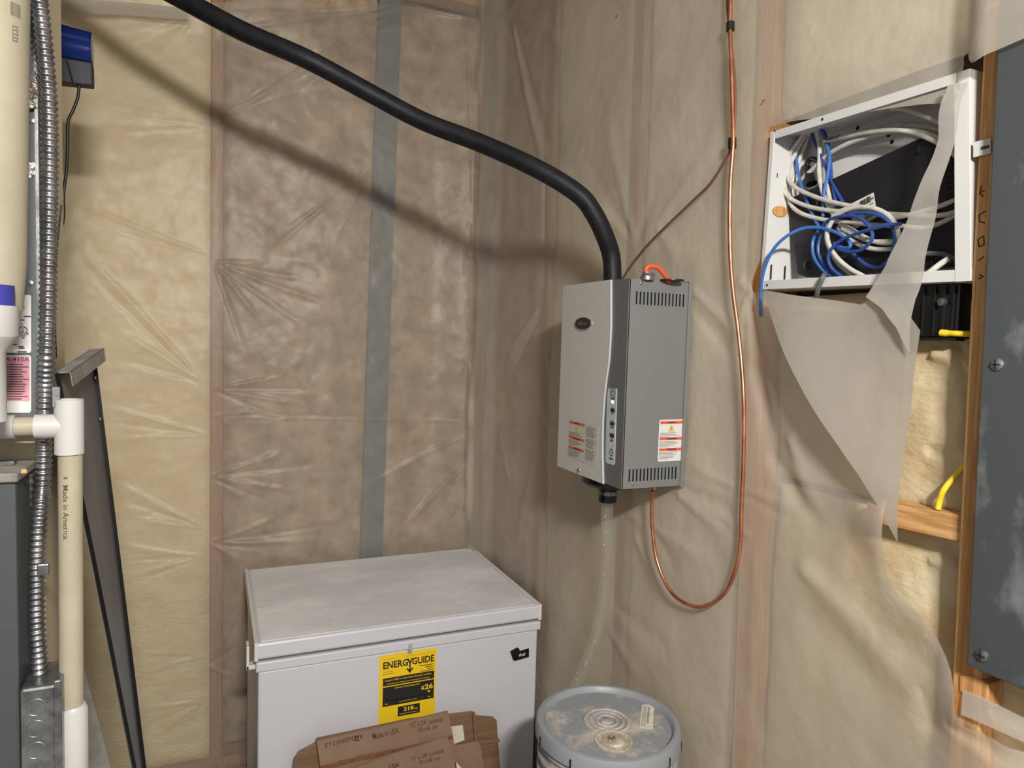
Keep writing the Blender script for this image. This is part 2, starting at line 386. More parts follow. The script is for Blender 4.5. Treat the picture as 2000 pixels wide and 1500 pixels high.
# back wall framing
for x0, m_ in ((-0.92, 'stud_pink'), (-0.012, 'stud_pink')):
    MB().box((x0, YB+0.012, 0.04), (x0+0.04, YB+0.10, 3.02)).build('stud', M[m_], wb, bevel=0.002)
MB().box((-1.6, YB+0.012, 0), (XW, YB+0.10, 0.04)).build('sill_plate', M['stud_pink'], wb)
MB().box((-1.6, YB+0.012, 3.02), (XW, YB+0.10, 3.10)).build('top_plate', M['stud'], wb)
def batt(name, plane, a0, a1, z0, z1, front, amp, material, parent, seed, cell=0.02, folds=()):
    nu, nv = int((a1-a0)/cell)+1, int((z1-z0)/cell)+1
    U, V = np.meshgrid(np.linspace(a0, a1, nu), np.linspace(z0, z1, nv), indexing='ij')
    edge = np.minimum(np.minimum(U-a0, a1-U), np.minimum(V-z0, z1-V))
    D = front+amp*fbm(U, V, 4.5, seed, 5)*0.6+0.02*np.exp(-edge/0.015)
    for (q0, q1, dd, ww) in folds:
        p0, p1 = px_r(*q0), px_r(*q1); wob = 0.006*fbm(U*0, V, 14, seed+50, 3)
        D = D+crease(U+wob, V, p0, p1, dd, ww, (1, 1))
    P = np.stack([U, D, V], -1) if plane == 'y' else np.stack([D, U, V], -1)
    Q = grid_faces(nu, nv)
    return np_mesh(name, P.reshape(-1, 3), Q, material, parent, kind=None)
batt('insulation_batt', 'y', -0.88, -0.014, 0.04, 3.0, YB+0.018, 0.006, M['batt_yellow'], wb, 11)
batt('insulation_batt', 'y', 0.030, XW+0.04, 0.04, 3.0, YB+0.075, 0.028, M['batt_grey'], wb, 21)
a, b = px_b(733, 300), px_b(703, 1060)
MB().hexa([(b[0]-0.005, YB+0.02, 0.1), (b[0]+0.085, YB+0.02, 0.1), (b[0]+0.085, YB+0.03, 0.1), (b[0]-0.005, YB+0.03, 0.1)],
          [(a[0]+0.01, YB+0.02, 3.0), (a[0]+0.10, YB+0.02, 3.0), (a[0]+0.10, YB+0.03, 3.0), (a[0]+0.01, YB+0.03, 3.0)]).build('foam_strip', M['foam'], wb)
# right wall framing : studs by their left edge
def rstud(y_top, y_bot, w, material, z0=0.04, z1=3.02, x=XW+0.012):
    MB().hexa([(x, y_bot-w, z0), (x+0.09, y_bot-w, z0), (x+0.09, y_bot, z0), (x, y_bot, z0)],
              [(x, y_top-w, z1), (x+0.09, y_top-w, z1), (x+0.09, y_top, z1), (x, y_top, z1)]).build('stud', M[material], wr, bevel=0.002)
rstud(2.17, 2.17, 0.04, 'stud_pink'); rstud(1.645, 1.625, 0.04, 'stud_pink'); rstud(1.18, 1.115+0.012, 0.045, 'stud')
ys = lambda px, py: at(px, py, 'x', XW).y
rstud(ys(1921, 140)+0.02, ys(1864, 1299)-0.026, 0.042, 'stud', x=XW-0.004)
rstud(0.30, 0.28, 0.04, 'stud_pink'); rstud(-0.12, -0.12, 0.04, 'stud_pink')
batt('insulation_batt', 'x', -0.115, 0.235, 0.04, 3.0, XW+0.022, 0.010, M['batt_olive'], wr, 95)
MB().box((XW+0.012, -0.4, 0), (XW+0.10, YB, 0.04)).build('sill_plate', M['stud_pink'], wr)
MB().box((XW+0.012, -0.4, 3.02), (XW+0.10, YB, 3.10)).build('top_plate', M['stud'], wr)
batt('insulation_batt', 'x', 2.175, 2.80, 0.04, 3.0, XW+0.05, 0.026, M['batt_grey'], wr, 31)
batt('insulation_batt', 'x', 1.650, 2.128, 0.04, 3.0, XW+0.020, 0.010, M['batt_olive'], wr, 41)
batt('insulation_batt', 'x', 1.180, 1.600, 0.04, 3.0, XW+0.020, 0.010, M['batt_olive'], wr, 51)
batt('insulation_batt', 'x', 0.690, 1.090, 0.04, 1.38, XW+0.040, 0.014, M['batt_bare'], wr, 61, cell=0.007, folds=(((1858, 1065), (1872, 1290), 0.022, 0.016), ((1800, 1060), (1868, 1130), 0.012, 0.012), ((1780, 1100), (1850, 1110), -0.008, 0.016)))
batt('insulation_batt', 'x', 0.690, 1.100, 1.395, 1.765, XW+0.040, 0.016, M['batt_bare'], wr, 71, cell=0.006, folds=(((1826, 655), (1856, 800), 0.022, 0.008), ((1850, 770), (1872, 960), 0.026, 0.012), ((1780, 690), (1850, 700), -0.010, 0.016), ((1775, 880), (1850, 900), 0.008, 0.012), ((1840, 700), (1880, 740), -0.012, 0.014), ((1760, 990), (1850, 985), -0.008, 0.014)))
batt('insulation_batt', 'x', 0.715, 1.125, 2.125, 3.0, XW+0.020, 0.008, M['batt_olive'], wr, 81)
batt('insulation_batt', 'x', 0.300, 0.650, 0.04, 3.0, XW+0.030, 0.012, M['batt_bare'], wr, 91)
# wood block between the studs
q = [at(1690, 976, 'x', XW), at(1879, 1008, 'x', XW), at(1879, 1061, 'x', XW), at(1690, 1018, 'x', XW)]
MB().prism([(XW+0.004, p.y, p.z) for p in q], (0.09, 0, 0)).build('blocking', M['block'], wr, bevel=0.0015)
# wood wedge at the foot of the bare stud
q = [at(1878, 1318, 'x', XW), at(1905, 1318, 'x', XW), at(1935, 1335, 'x', XW), at(1932, 1385, 'x', XW), at(1878, 1350, 'x', XW)]
MB().prism([(XW-0.006, p.y, p.z) for p in q], (0.06, 0, 0)).build('wood_offcut', M['stud'], wr, bevel=0.0015)
wm = MB()
fr_s = Frame((XW-0.0046, 0, 0), (0, -1, 0), (0, 0, 1), (-1, 0, 0))
def pen(pts, w=0.0016):
    P = [at(x, y, 'x', XW-0.0046) for x, y in pts]
    for p_, q_ in zip(P, P[1:]):
        d = (q_-p_).normalized(); s_ = Vector((0, -d.z, d.y))*w/2
        wm.add([p_-s_, q_-s_, q_+s_, p_+s_], [(0, 1, 2, 3)])
pen([(1917, 362), (1913, 378), (1921, 384)]); pen([(1913, 376), (1923, 372)]); pen([(1925, 412), (1912, 420), (1913, 432), (1924, 436)])
pen([(1922, 460), (1910, 468), (1912, 482), (1922, 478), (1921, 462)]); pen([(1922, 500), (1910, 510)]); pen([(1912, 536), (1920, 540), (1910, 545)])
wm.build('pencil_mark', M['ink'], wr)

# ------------------------------------------------------------------ far wall plastic
def corner(V):
    z0 = np.zeros_like(V); return 0.055+0.016*fbm(z0, V, 3.0, 301, 3)
def back_sheet():
    u0, u1, v0, v1, c = -1.25, XW-0.055, 0.02, 3.06, 0.0068
    nu, nv = int((u1-u0)/c)+1, int((v1-v0)/c)+1
    U, V = np.meshgrid(np.linspace(u0, u1, nu), np.linspace(v0, v1, nv), indexing='ij')
    D = 0.004+0.010*fbm(U, V, 2.3, 101, 3)*0.6+0.0022*fbm(U, V, 14, 105, 3)
    st = np.exp(-((U-0.008)/0.03)**2); D = D*(1-0.75*st)-0.002*st
    D += 0.012*sstep(U, 0.04, 0.2)*(1-sstep(U, 0.25, 0.7))*fbm(U, V, 7, 120, 3)*0.5
    # bridging into the corner
    D += 0.05*sstep(U, 0.80, XW-0.055)
    # flap at the top edge
    D += 0.02*sstep(V, 2.68, 2.8)*(1-sstep(U, 0.2, 0.5))
    def fan(apex, targets, amp=0.006, w=0.010):
        A = px_b(*apex)
        for k, t in enumerate(targets):
            B = px_b(*t); s = 1 if k % 2 == 0 else -0.7
            D[...] += crease(U, V, A, B, amp*s, w, (1.0, 0.55))
    # left bay
    fan((413, 248), [(150, 190), (200, 205), (240, 225), (180, 240), (220, 262)], 0.004, 0.006)
    fan((411, 500), [(150, 395), (200, 445)], 0.006, 0.008)
    fan((396, 748), [(140, 470), (180, 540), (220, 640), (230, 700)], 0.009, 0.011)
    fan((408, 850), [(190, 790), (200, 820), (215, 860)], 0.007, 0.009)
    fan((399, 1030), [(205, 930), (215, 965), (240, 1010)], 0.010, 0.010)
    fan((398, 1086), [(225, 1062), (235, 1092), (240, 1125), (230, 1150)], 0.010, 0.009)
    fan((397, 1280), [(255, 1275), (265, 1290), (270, 1320)], 0.008, 0.008)
    fan((398, 1370), [(275, 1385), (285, 1420), (280, 1450), (330, 1480)], 0.010, 0.009)
    fan((376, 38), [(180, 70), (230, 110), (300, 120)], 0.004, 0.012)
    # middle, from the stud to the right
    fan((436, 225), [(560, 140), (640, 95), (700, 85), (600, 175)], 0.007, 0.007)
    fan((800, 8), [(430, 240), (470, 215), (560, 200), (700, 100), (610, 60), (420, 66), (500, 30)], 0.010, 0.008)
    fan((420, 512), [(520, 515), (600, 545), (660, 600), (600, 640), (520, 640), (480, 690)], 0.010, 0.009)
    fan((418, 760), [(560, 735), (620, 760), (600, 790), (560, 820)], 0.010, 0.008)
    fan((414, 812), [(520, 800), (720, 815), (960, 823)], 0.005, 0.006)
    fan((410, 930), [(560, 880), (650, 900), (600, 960), (540, 985)], 0.009, 0.010)
    fan((408, 1060), [(560, 1000), (700, 1015), (650, 1050), (540, 1075), (480, 1100)], 0.010, 0.010)
    fan((405, 1300), [(470, 1180), (480, 1250), (470, 1330)], 0.008, 0.010)
    fan((640, 395), [(560, 450), (520, 500)], 0.007, 0.007)
    fan((720, 330), [(650, 480), (600, 430)], 0.006, 0.009)
    # corner gathers
    for A, B, amp, w in (((905, 60), (921, 600), 0.012, 0.009), ((925, 120), (936, 500), -0.010, 0.009), ((932, 250), (946, 560), 0.010, 0.007),
                         ((948, 110), (950, 690), -0.016, 0.012), ((960, 60), (955, 250), 0.012, 0.01), ((938, 500), (942, 840), 0.009, 0.008),
                         ((962, 822), (903, 1066), -0.014, 0.010), ((955, 840), (770, 1050), 0.010, 0.012), ((950, 870), (860, 1060), -0.009, 0.012), ((940, 830), (700, 960), 0.006, 0.012),
                         ((900, 40), (800, 8), 0.008, 0.012), ((985, 30), (955, 130), 0.016, 0.012)):
        D += crease(U, V, px_b(*A), px_b(*B), amp*1.25, w, (1.0, 0.9))
    k = sstep(U, XW-0.078, XW-0.055); D = D*(1-k)+corner(V)*k; U = U-(corner(V)-0.055)*k
    top = [px_b(*p) for p in ((-400, -40), (110, -8), (233, 3), (300, 8), (340, 14), (375, 15), (446, 9), (525, 6), (637, 11), (739, 7), (752, -6), (780, -30), (935, -30), (962, 8), (985, 17), (1040, -30))]
    hole = top+[(2.0, 3.6), (-2.5, 3.6)]
    U, V = snap(U, V, hole, c*0.7)
    Uc = (U[:-1, :-1]+U[1:, :-1]+U[1:, 1:]+U[:-1, 1:])/4; Vc = (V[:-1, :-1]+V[1:, :-1]+V[1:, 1:]+V[:-1, 1:])/4
    keep = ~inside(Uc, Vc, hole)
    D = np.where(D < 0, 0.010*np.tanh(D/0.010), D)
    P = np.stack([U, YB-D, V], -1).reshape(-1, 3)
    return np_mesh('plastic_sheet', P, grid_faces(nu, nv, keep), M['sheet'], None, (0, YB, 0.02), label='wrinkled milky plastic vapour barrier over the far wall behind the freezer', category='plastic sheet')
bs = back_sheet()
A = crom([at(x, y, 'y', YB-0.040) for x, y in ((100, -4), (180, 0), (260, 5), (330, 12), (362, 16))], 8); B = crom([at(x, y, 'y', YB-0.046) for x, y in ((100, 24), (180, 27), (260, 30), (330, 36), (372, 38))], 8)
n = len(A); MB().add(A+B, [(i, i+1, n+i+1, n+i) for i in range(n-1)]).build('folded_edge', M['strip'], bs, smooth=True)
for x, y in ((940, 762), (935, 860), (941, 812), (991, 33)):
    p = at(x, y, 'y', YB-0.052); MB().tube([p+Vector((-0.005, 0, 0.001)), p+Vector((0, -0.002, 0)), p+Vector((0.005, 0, 0))], 0.0016, 6).build('staple', M['steel'], bs)

# ------------------------------------------------------------------ right wall plastic with torn openings
HOLE_A = [(1500, 262), (1506, 248), (1560, 236), (1630, 227), (1690, 220), (1742, 211), (1800, 204), (1846, 201), (1851, 175), (1850, 200), (1838, 268), (1815, 330), (1800, 372), (1780, 420), (1760, 462), (1735, 520), (1702, 558), (1666, 594), (1620, 586), (1545, 576), (1492, 566), (1472, 572), (1466, 552), (1480, 520), (1494, 490), (1497, 420), (1500, 340)]
HOLE_B = [(1884, 172), (1872, 235), (1855, 300), (1835, 380), (1818, 450), (1805, 530), (1786, 582), (1778, 650), (1771, 690), (1764, 800), (1750, 930), (1738, 1060), (1743, 1106), (1756, 1140), (1778, 1167), (1820, 1205), (1850, 1245), (1868, 1285), (1877, 1318), (1880, 1346), (1878, 1396), (2000, 1448), (2200, 1520), (2200, 20), (2000, 102), (1960, 118), (1938, 130), (1925, 131), (1919, 116), (1909, 109), (1899, 116), (1893, 138)]
HOLE_S = [(1840, 203), (1849, 180), (1888, 178), (1876, 235), (1859, 300), (1839, 380), (1822, 450), (1809, 530), (1790, 582), (1778, 640), (1700, 606), (1660, 594), (1698, 558), (1731, 520), (1756, 462), (1776, 420), (1796, 372), (1811, 330), (1834, 268)]
def right_sheet():
    u0, u1, v0, v1, c = -0.36, YB-0.055, 0.02, 3.06, 0.0068
    nu, nv = int((u1-u0)/c)+1, int((v1-v0)/c)+1
    U, V = np.meshgrid(np.linspace(u0, u1, nu), np.linspace(v0, v1, nv), indexing='ij')
    D = 0.004+0.009*fbm(U, V, 2.6, 201, 3)*0.6+0.0016*fbm(U, V, 12, 205, 3)
    for y in (2.15, 1.615, 1.12):
        st = np.exp(-((U-y)/0.035)**2); D = D*(1-0.6*st)
    D += 0.05*sstep(U, YB-0.22, YB-0.055)
    D += 0.042*(1-sstep(U, 0.66, 0.74))*sstep(V, 2.02, 2.08)            # over the slate panel
    D += 0.012*(1-sstep(U, 0.70, 1.05))*(1-sstep(V, 1.1, 1.6))
    # torn edge curling out towards the room, lower right
    edge = [(lambda p: (p.y, p.z))(at(p[0], p[1], 'x', XW-0.045)) for p in ((1738, 1062), (1748, 1120), (1778, 1167), (1820, 1205), (1850, 1245), (1868, 1285), (1880, 1346))]
    dist = np.full(U.shape, 9.0)
    for (x0, y0), (x1, y1) in zip(edge, edge[1:]):
        dx, dy = x1-x0, y1-y0; t = np.clip(((U-x0)*dx+(V-y0)*dy)/(dx*dx+dy*dy), 0, 1); dist = np.minimum(dist, np.hypot(U-x0-t*dx, V-y0-t*dy))
    D += 0.050*np.exp(-(dist/0.085)**1.6)
    def fan(apex, targets, amp, w):
        A = px_r(*apex)
        for k, t in enumerate(targets):
            sg = 1 if k % 2 == 0 else -0.7
            D[...] += crease(U, V, A, px_r(*t), amp*sg*0.6, w*1.3, (1.0, 0.6))
    C = lambda A, B, amp, w, fd=(1, .8): D.__iadd__(crease(U, V, px_r(*A), px_r(*B), amp*0.55, w*1.25, fd))
    # corner side
    C((1000, 35), (1066, 340), 0.016, 0.016); C((1008, 60), (1085, 330), -0.010, 0.02); C((1005, 30), (1140, 110), 0.010, 0.02)
    C((1064, 300), (1062, 620), -0.012, 0.014); C((1058, 600), (990, 700), 0.012, 0.012); C((1058, 612), (1000, 730), -0.009, 0.01); C((1055, 606), (975, 660), 0.008, 0.01)
    C((1045, 770), (1095, 860), 0.010, 0.016); C((1060, 640), (1070, 800), -0.010, 0.02); C((1045, 880), (1010, 1080), 0.010, 0.02)
    C((965, 822), (1060, 835), 0.006, 0.01); C((975, 840), (1000, 960), 0.008, 0.012)
    # under and right of the humidifier
    C((1345, 560), (1470, 680), 0.010, 0.012); C((1350, 600), (1450, 720), -0.008, 0.014); C((1320, 960), (1440, 1060), 0.012, 0.016)
    C((1240, 1040), (1300, 1180), 0.010, 0.02); C((1220, 1000), (1420, 1120), 0.009, 0.016); C((1190, 1230), (1260, 1340), 0.010, 0.02); C((1260, 1010), (1330, 1130), -0.009, 0.016)
    C((1330, 950), (1460, 1010), -0.008, 0.014); C((1200, 1180), (1330, 1290), -0.010, 0.025); C((1400, 1000), (1480, 1060), 0.006, 0.008)
    fan((1452, 960), [(1560, 985), (1570, 1030), (1340, 900), (1360, 940)], 0.006, 0.010)
    fan((1240, 480), [(1060, 300), (1120, 260), (1180, 200), (1300, 330)], 0.008, 0.02)
    fan((1280, 440), [(1420, 250), (1440, 330), (1330, 520)], 0.008, 0.018)
    # below the torn opening
    fan((1466, 572), [(1440, 540), (1480, 700), (1520, 760), (1500, 860), (1440, 640)], 0.012, 0.012)
    C((1470, 700), (1530, 930), -0.014, 0.02); C((1540, 840), (1600, 1010), 0.012, 0.02); C((1500, 880), (1620, 1050), -0.014, 0.02)
    C((1560, 1090), (1840, 1370), 0.016, 0.03); C((1560, 1180), (1800, 1420), -0.010, 0.04)
    C((1880, 1400), (2000, 1470), -0.010, 0.010); C((1840, 1330), (1850, 1440), -0.012, 0.02)
    C((1600, 620), (1740, 700), 0.006, 0.014); C((1660, 600), (1790, 690), -0.006, 0.010); C((1720, 580), (1745, 570), 0.008, 0.004); C((1560, 640), (1620, 650), 0.004, 0.006)
    C((1510, 240), (1880, 120), 0.010, 0.02); C((1880, 150), (1860, 300), 0.008, 0.006)
    k = sstep(U, YB-0.085, YB-0.055); D = D*(1-k)+corner(V)*k; U = U-(corner(V)-0.055)*k
    # narrow remnant hanging across the opening, curling at its edges
    near = lambda px, py: (lambda p: (p.y, p.z))(at(px, py, 'x', XW-0.045))
    ha = [px_r(*p) for p in HOLE_A]; hb = [(near if p[0] < 1900 and p[1] > 1000 else px_r)(*p) for p in HOLE_B]; hs = [px_r(*p) for p in HOLE_S]
    for h in (ha, hb): U, V = snap(U, V, h, c*0.7)
    Uc = (U[:-1, :-1]+U[1:, :-1]+U[1:, 1:]+U[:-1, 1:])/4; Vc = (V[:-1, :-1]+V[1:, :-1]+V[1:, 1:]+V[:-1, 1:])/4
    keep = ~(inside(Uc, Vc, ha) | inside(Uc, Vc, hb) | inside(Uc, Vc, hs))
    D = np.where(D < 0, 0.010*np.tanh(D/0.010), D)
    P = np.stack([XW-D, U, V], -1).reshape(-1, 3)
    o = np_mesh('plastic_sheet', P, grid_faces(nu, nv, keep)[:, ::-1], M['sheet_r'], None, (XW, 1.5, 0.02), label='milky plastic vapour barrier on the right-hand wall, torn open around the white wall box', category='plastic sheet')
    return o
rs = right_sheet()
def patch(name, poly_px, dfun, material, x=XW, c=0.005):
    """piece of film with its own outline, standing off the wall by dfun"""
    poly = [(lambda p: (p.y, p.z))(at(q[0], q[1], 'x', x)) for q in poly_px]; us = [p[0] for p in poly]; vs = [p[1] for p in poly]
    nu, nv = int((max(us)-min(us))/c)+3, int((max(vs)-min(vs))/c)+3
    U, V = np.meshgrid(min(us)-c+np.arange(nu)*c, min(vs)-c+np.arange(nv)*c, indexing='ij')
    U, V = snap(U, V, poly, c*0.72)
    Uc = (U[:-1, :-1]+U[1:, :-1]+U[1:, 1:]+U[:-1, 1:])/4; Vc = (V[:-1, :-1]+V[1:, :-1]+V[1:, 1:]+V[:-1, 1:])/4
    P = np.stack([XW-dfun(U, V), U, V], -1).reshape(-1, 3)
    return np_mesh(name, P, grid_faces(nu, nv, inside(Uc, Vc, poly))[:, ::-1], material, rs)
def flap_d(U, V):
    A, B = px_r(1486, 570), px_r(1740, 1066); dx, dy = B[0]-A[0], B[1]-A[1]; L = math.hypot(dx, dy)
    s = np.abs((U-A[0])*(-dy)+(V-A[1])*dx)/L; t = ((U-A[0])*dx+(V-A[1])*dy)/L/L
    return 0.016+0.055*np.exp(-(s/0.11)**2)*np.sin(np.pi*np.clip(t*0.9+0.06, 0, 1))+0.005*fbm(U, V, 7, 401, 3)*0.5
patch('loose_flap', [(1484, 566), (1545, 576), (1620, 586), (1666, 594), (1700, 565), (1740, 590), (1778, 645), (1771, 690), (1764, 800), (1750, 930), (1738, 1062), (1712, 990), (1684, 930), (1650, 868), (1610, 800), (1570, 728), (1540, 672), (1510, 615)], flap_d, M['flap'], XW-0.04)
patch('doubled_strip', [(1846, 160), (1888, 160), (1875, 235), (1857, 302), (1838, 382), (1821, 452), (1808, 532), (1789, 584), (1781, 650), (1776, 692), (1755, 640), (1726, 604), (1690, 580), (1706, 555), (1732, 520), (1757, 462), (1797, 372), (1835, 268)], lambda U, V: 0.030+0.006*fbm(U, V, 9, 411, 3)*0.5-0.012*sstep(V, 2.02, 2.09)+0.003*np.sin(V*60), M['strip'], XW-0.028)
# folded-back edges of the torn film
def ribbon(name, pa, pb, dx, n=10):
    A = crom([at(x, y, 'x', XW-dx) for x, y in pa], n); B = crom([at(x, y, 'x', XW-dx-0.004) for x, y in pb], n)
    k = len(A); return MB().add(A+B, [(i, i+1, k+i+1, k+i) for i in range(k-1)]).build(name, M['strip'], rs, smooth=True)
ribbon('folded_edge', [(1880, 1346), (1920, 1362), (2000, 1402), (2060, 1430)], [(1877, 1396), (1920, 1414), (2000, 1450), (2060, 1477)], 0.008)
for (x, y, w) in ((1492, 197, 'x'), (1398, 345, 'x'), (1205, 32, 'x')):
    p = at(x, y, w, XW-0.008)
    MB().tube([p+Vector((0, -0.004, 0)), p+Vector((-0.002, 0, 0.001)), p+Vector((0, 0.005, -0.001))], 0.0012, 6).build('staple', M['steel'], rs)

# ================================================================== CHEST FREEZER
FX0, FX1, FY0, FY1, FZ = 0.107, 0.9975, 2.0147, 2.680, 0.786
def freezer():
    t = thing('chest_freezer', 'white chest freezer with dusty lid and yellow energy sticker, in the corner', 'freezer', ((FX0+FX1)/2, (FY0+FY1)/2, 0))
    MB().box((FX0+0.008, FY0+0.010, 0.03), (FX1-0.004, FY1, 0.700)).build('body', M['freezer'], t, bevel=0.006)
    MB().box((FX0+0.002, FY0+0.003, 0.700), (FX1+0.004, FY1, 0.729)).build('rim', M['freezer'], t, bevel=0.004)
    MB().box((FX0+0.015, FY0+0.015, 0.729), (FX1-0.008, FY1-0.01, 0.739)).build('gasket', M['ink_grey'], t)
    lid = MB().box((FX0, FY0, 0.738), (FX1, FY1, FZ)).build('lid', M['freezer'], t, bevel=0.007)
    MB().box((FX0+0.016, FY0+0.012, FZ), (FX1-0.016, FY1-0.008, FZ+0.0012)).build('lid_top', M['lidtop'], lid)
    for x in (FX0-0.003, FX1-0.008):
        MB().box((x, FY0-0.003, 0.735), (x+0.011, FY1+0.002, FZ+0.003)).build('end_cap', M['white_plastic'], lid, bevel=0.003)
    for x in (FX0+0.05, FX1-0.09):
        for y in (FY0+0.05, FY1-0.09): MB().box((x, y, 0), (x+0.04, y+0.04, 0.031)).build('foot', M['black'], t)
    hb = MB().box((FX0-0.022, FY0+0.03, 0.70), (FX0-0.014, FY0+0.075, 0.768)); hb.box((FX0-0.022, FY0+0.03, 0.70), (FX0+0.004, FY0+0.06, 0.712))
    hb.build('side_latch', M['white_plastic'], t, bevel=0.002)
    MB().lathe([(0.008, 0), (0.007, 0.002)], (FX0+0.10, FY0+0.010, 0.08), 16, (0, -1, 0)).build('drain_plug', M['white_plastic'], t)
    # energy label
    fr = Frame((0.4657, FY0+0.0096, 0.4555), (1, 0, 0), (0, 0, 0.81), (0, -1, 0))
    X0, X1 = -0.004, 0.176; Z0, Z1 = 0.0, 0.292
    lab = rect(MB(), fr, X0, Z0, X1, Z1, 0, 0.0006).build('energy_label', M['yellow'], t, label='yellow energy label with black print')
    n = 0.0008; f = lambda u, v: fr(u, v, 0.0013)
    w, H = X1-X0, Z1-Z0
    bp = MB()
    rect(bp, fr, X0+0.012, Z1-0.121, X1-0.006, Z1-0.090, n); rect(bp, fr, X0+0.012, Z1-0.200, X1-0.006, Z1-0.125, n); rect(bp, fr, X0+0.060, Z1-0.248, X1-0.050, Z1-0.210, n)
    bp.build('black_panel', M['ink'], lab)
    k = MB()
    text(k, 'ENERG', f, X0+0.012, Z1-0.054, 0.077, 0.028); text(k, 'GUIDE', f, X0+0.102, Z1-0.054, 0.071, 0.028)
    # the stretched Y that ends in an arrow
    cx = X0+0.0955
    k.prism([f(cx-0.010, Z1-0.026), f(cx-0.005, Z1-0.026), f(cx, Z1-0.039), f(cx+0.005, Z1-0.026), f(cx+0.010, Z1-0.026), f(cx+0.0022, Z1-0.046), f(cx+0.0022, Z1-0.078), f(cx-0.0022, Z1-0.078), f(cx-0.0022, Z1-0.046)], fr.n*0.0002)
    k.prism([f(cx-0.011, Z1-0.066), f(cx-0.007, Z1-0.063), f(cx, Z1-0.074), f(cx+0.007, Z1-0.063), f(cx+0.011, Z1-0.066), f(cx, Z1-0.084)], fr.n*0.0003)
    text(k, 'U.S. Government', f, X0+0.012, Z1-0.018, 0.036, 0.0032); text(k, 'Federal law prohibits removal of this label before consumer purchase.', f, X0+0.080, Z1-0.018, 0.094, 0.0032)
    text(k, 'Chest Freezer', f, X0+0.012, Z1-0.067, 0.030, 0.0042); text(k, 'Manual Defrost', f, X0+0.012, Z1-0.076, 0.034, 0.0042)
    for i_, s_ in enumerate(('Capacity: 7.0 Cubic Feet', 'Model', 'Freezer', 'Compact')):
        ww = (0.045, 0.028, 0.02, 0.042)[i_]; rect(k, fr, X1-0.008-ww, Z1-0.064-i_*0.0075, X1-0.008, Z1-0.0615-i_*0.0075, n)
    k.build('black_lettering', M['ink'], lab)
    y = MB()
    text(y, 'Compare ONLY to other labels with yellow numbers.', f, X0+0.018, Z1-0.105, w-0.032, 0.0095)
    text(y, 'Labels with yellow numbers are based on the same test procedures.', f, X0+0.024, Z1-0.117, w-0.044, 0.0065)
    text(y, 'Estimated Yearly Energy Cost', f, X0+0.050, Z1-0.138, 0.078, 0.009)
    text(y, '$', f, X1-0.047, Z1-0.160, 0.010, 0.016); text(y, '26', f, X1-0.036, Z1-0.160, 0.027, 0.021)
    rect(y, fr, X0+0.024, Z1-0.1815, X1-0.020, Z1-0.1802, n)
    for u in (X0+0.024, X1-0.0215): rect(y, fr, u, Z1-0.186, u+0.0013, Z1-0.170, n)
    for u in (0.058, 0.092, 0.126): rect(y, fr, X0+u, Z1-0.184, X0+u+0.0012, Z1-0.181, n)
    y.prism([f(X1-0.027, Z1-0.166), f(X1-0.017, Z1-0.166), f(X1-0.021, Z1-0.176)], fr.n*0.0002)
    text(y, 'Cost range of similar models', f, X0+0.064, Z1-0.193, 0.056, 0.0055); text(y, '$26', f, X0+0.020, Z1-0.194, 0.008, 0.005); text(y, '$27', f, X1-0.024, Z1-0.194, 0.008, 0.005)
    text(y, '218', f, X0+0.078, Z1-0.231, 0.032, 0.016); text(y, 'kWh', f, X0+0.112, Z1-0.231, 0.011, 0.006); text(y, 'Estimated Yearly Electricity Use', f, X0+0.066, Z1-0.243, 0.058, 0.006)
    y.build('yellow_lettering', M['yellow'], lab)
    g = MB(); fr2 = Frame((0.4657, FY0+0.002, 0.4555), (1, 0, 0), (0, 0, 0.81), (0, -1, 0))
    g.prism([fr(0.083, 0.283, 0.0016), fr(0.096, 0.283, 0.0016), fr2(0.096, 0.306, 0.0012), fr2(0.083, 0.306, 0.0012)], (0, -0.0003, 0)); rect(g, fr2, 0.083, 0.306, 0.096, 0.326, 0.0012)
    g.build('tape_strip', M['greytape'], lab)
    # half torn brand sticker
    o = at(1000, 1278, 'y', FY0+0.0096); fb = Frame(o, (1, 0, 0), (0, 0, 1), (0, -1, 0))
    P = [at(x, yy, 'y', FY0+0.0096) for x, yy in ((1000, 1277), (1012, 1265), (1016, 1271), (1033, 1266), (1033, 1283), (1005, 1291))]
    badge = MB().prism(P, (0, -0.001, 0)).build('brand_sticker', M['black'], t, label='half-torn black brand sticker')
    P2 = [at(x, yy, 'y', FY0+0.0096) for x, yy in ((996, 1272), (1010, 1264), (1014, 1276), (1005, 1286), (1002, 1290))]
    MB().prism(P2, (0, -0.004, 0)).build('curled_flap', M['tape'], badge)
    e = MB(); c0 = at(1013, 1284, 'y', FY0+0.0084); fe = Frame(c0, (1, 0, 0), (0, 0, 1), (0, -1, 0))
    text(e, 'chef', lambda u, v: fe(u, v, 0.0002), 0.000, 0.0025, 0.024, 0.011); e.build('lettering', M['paper'], badge)
    return t
freezer()

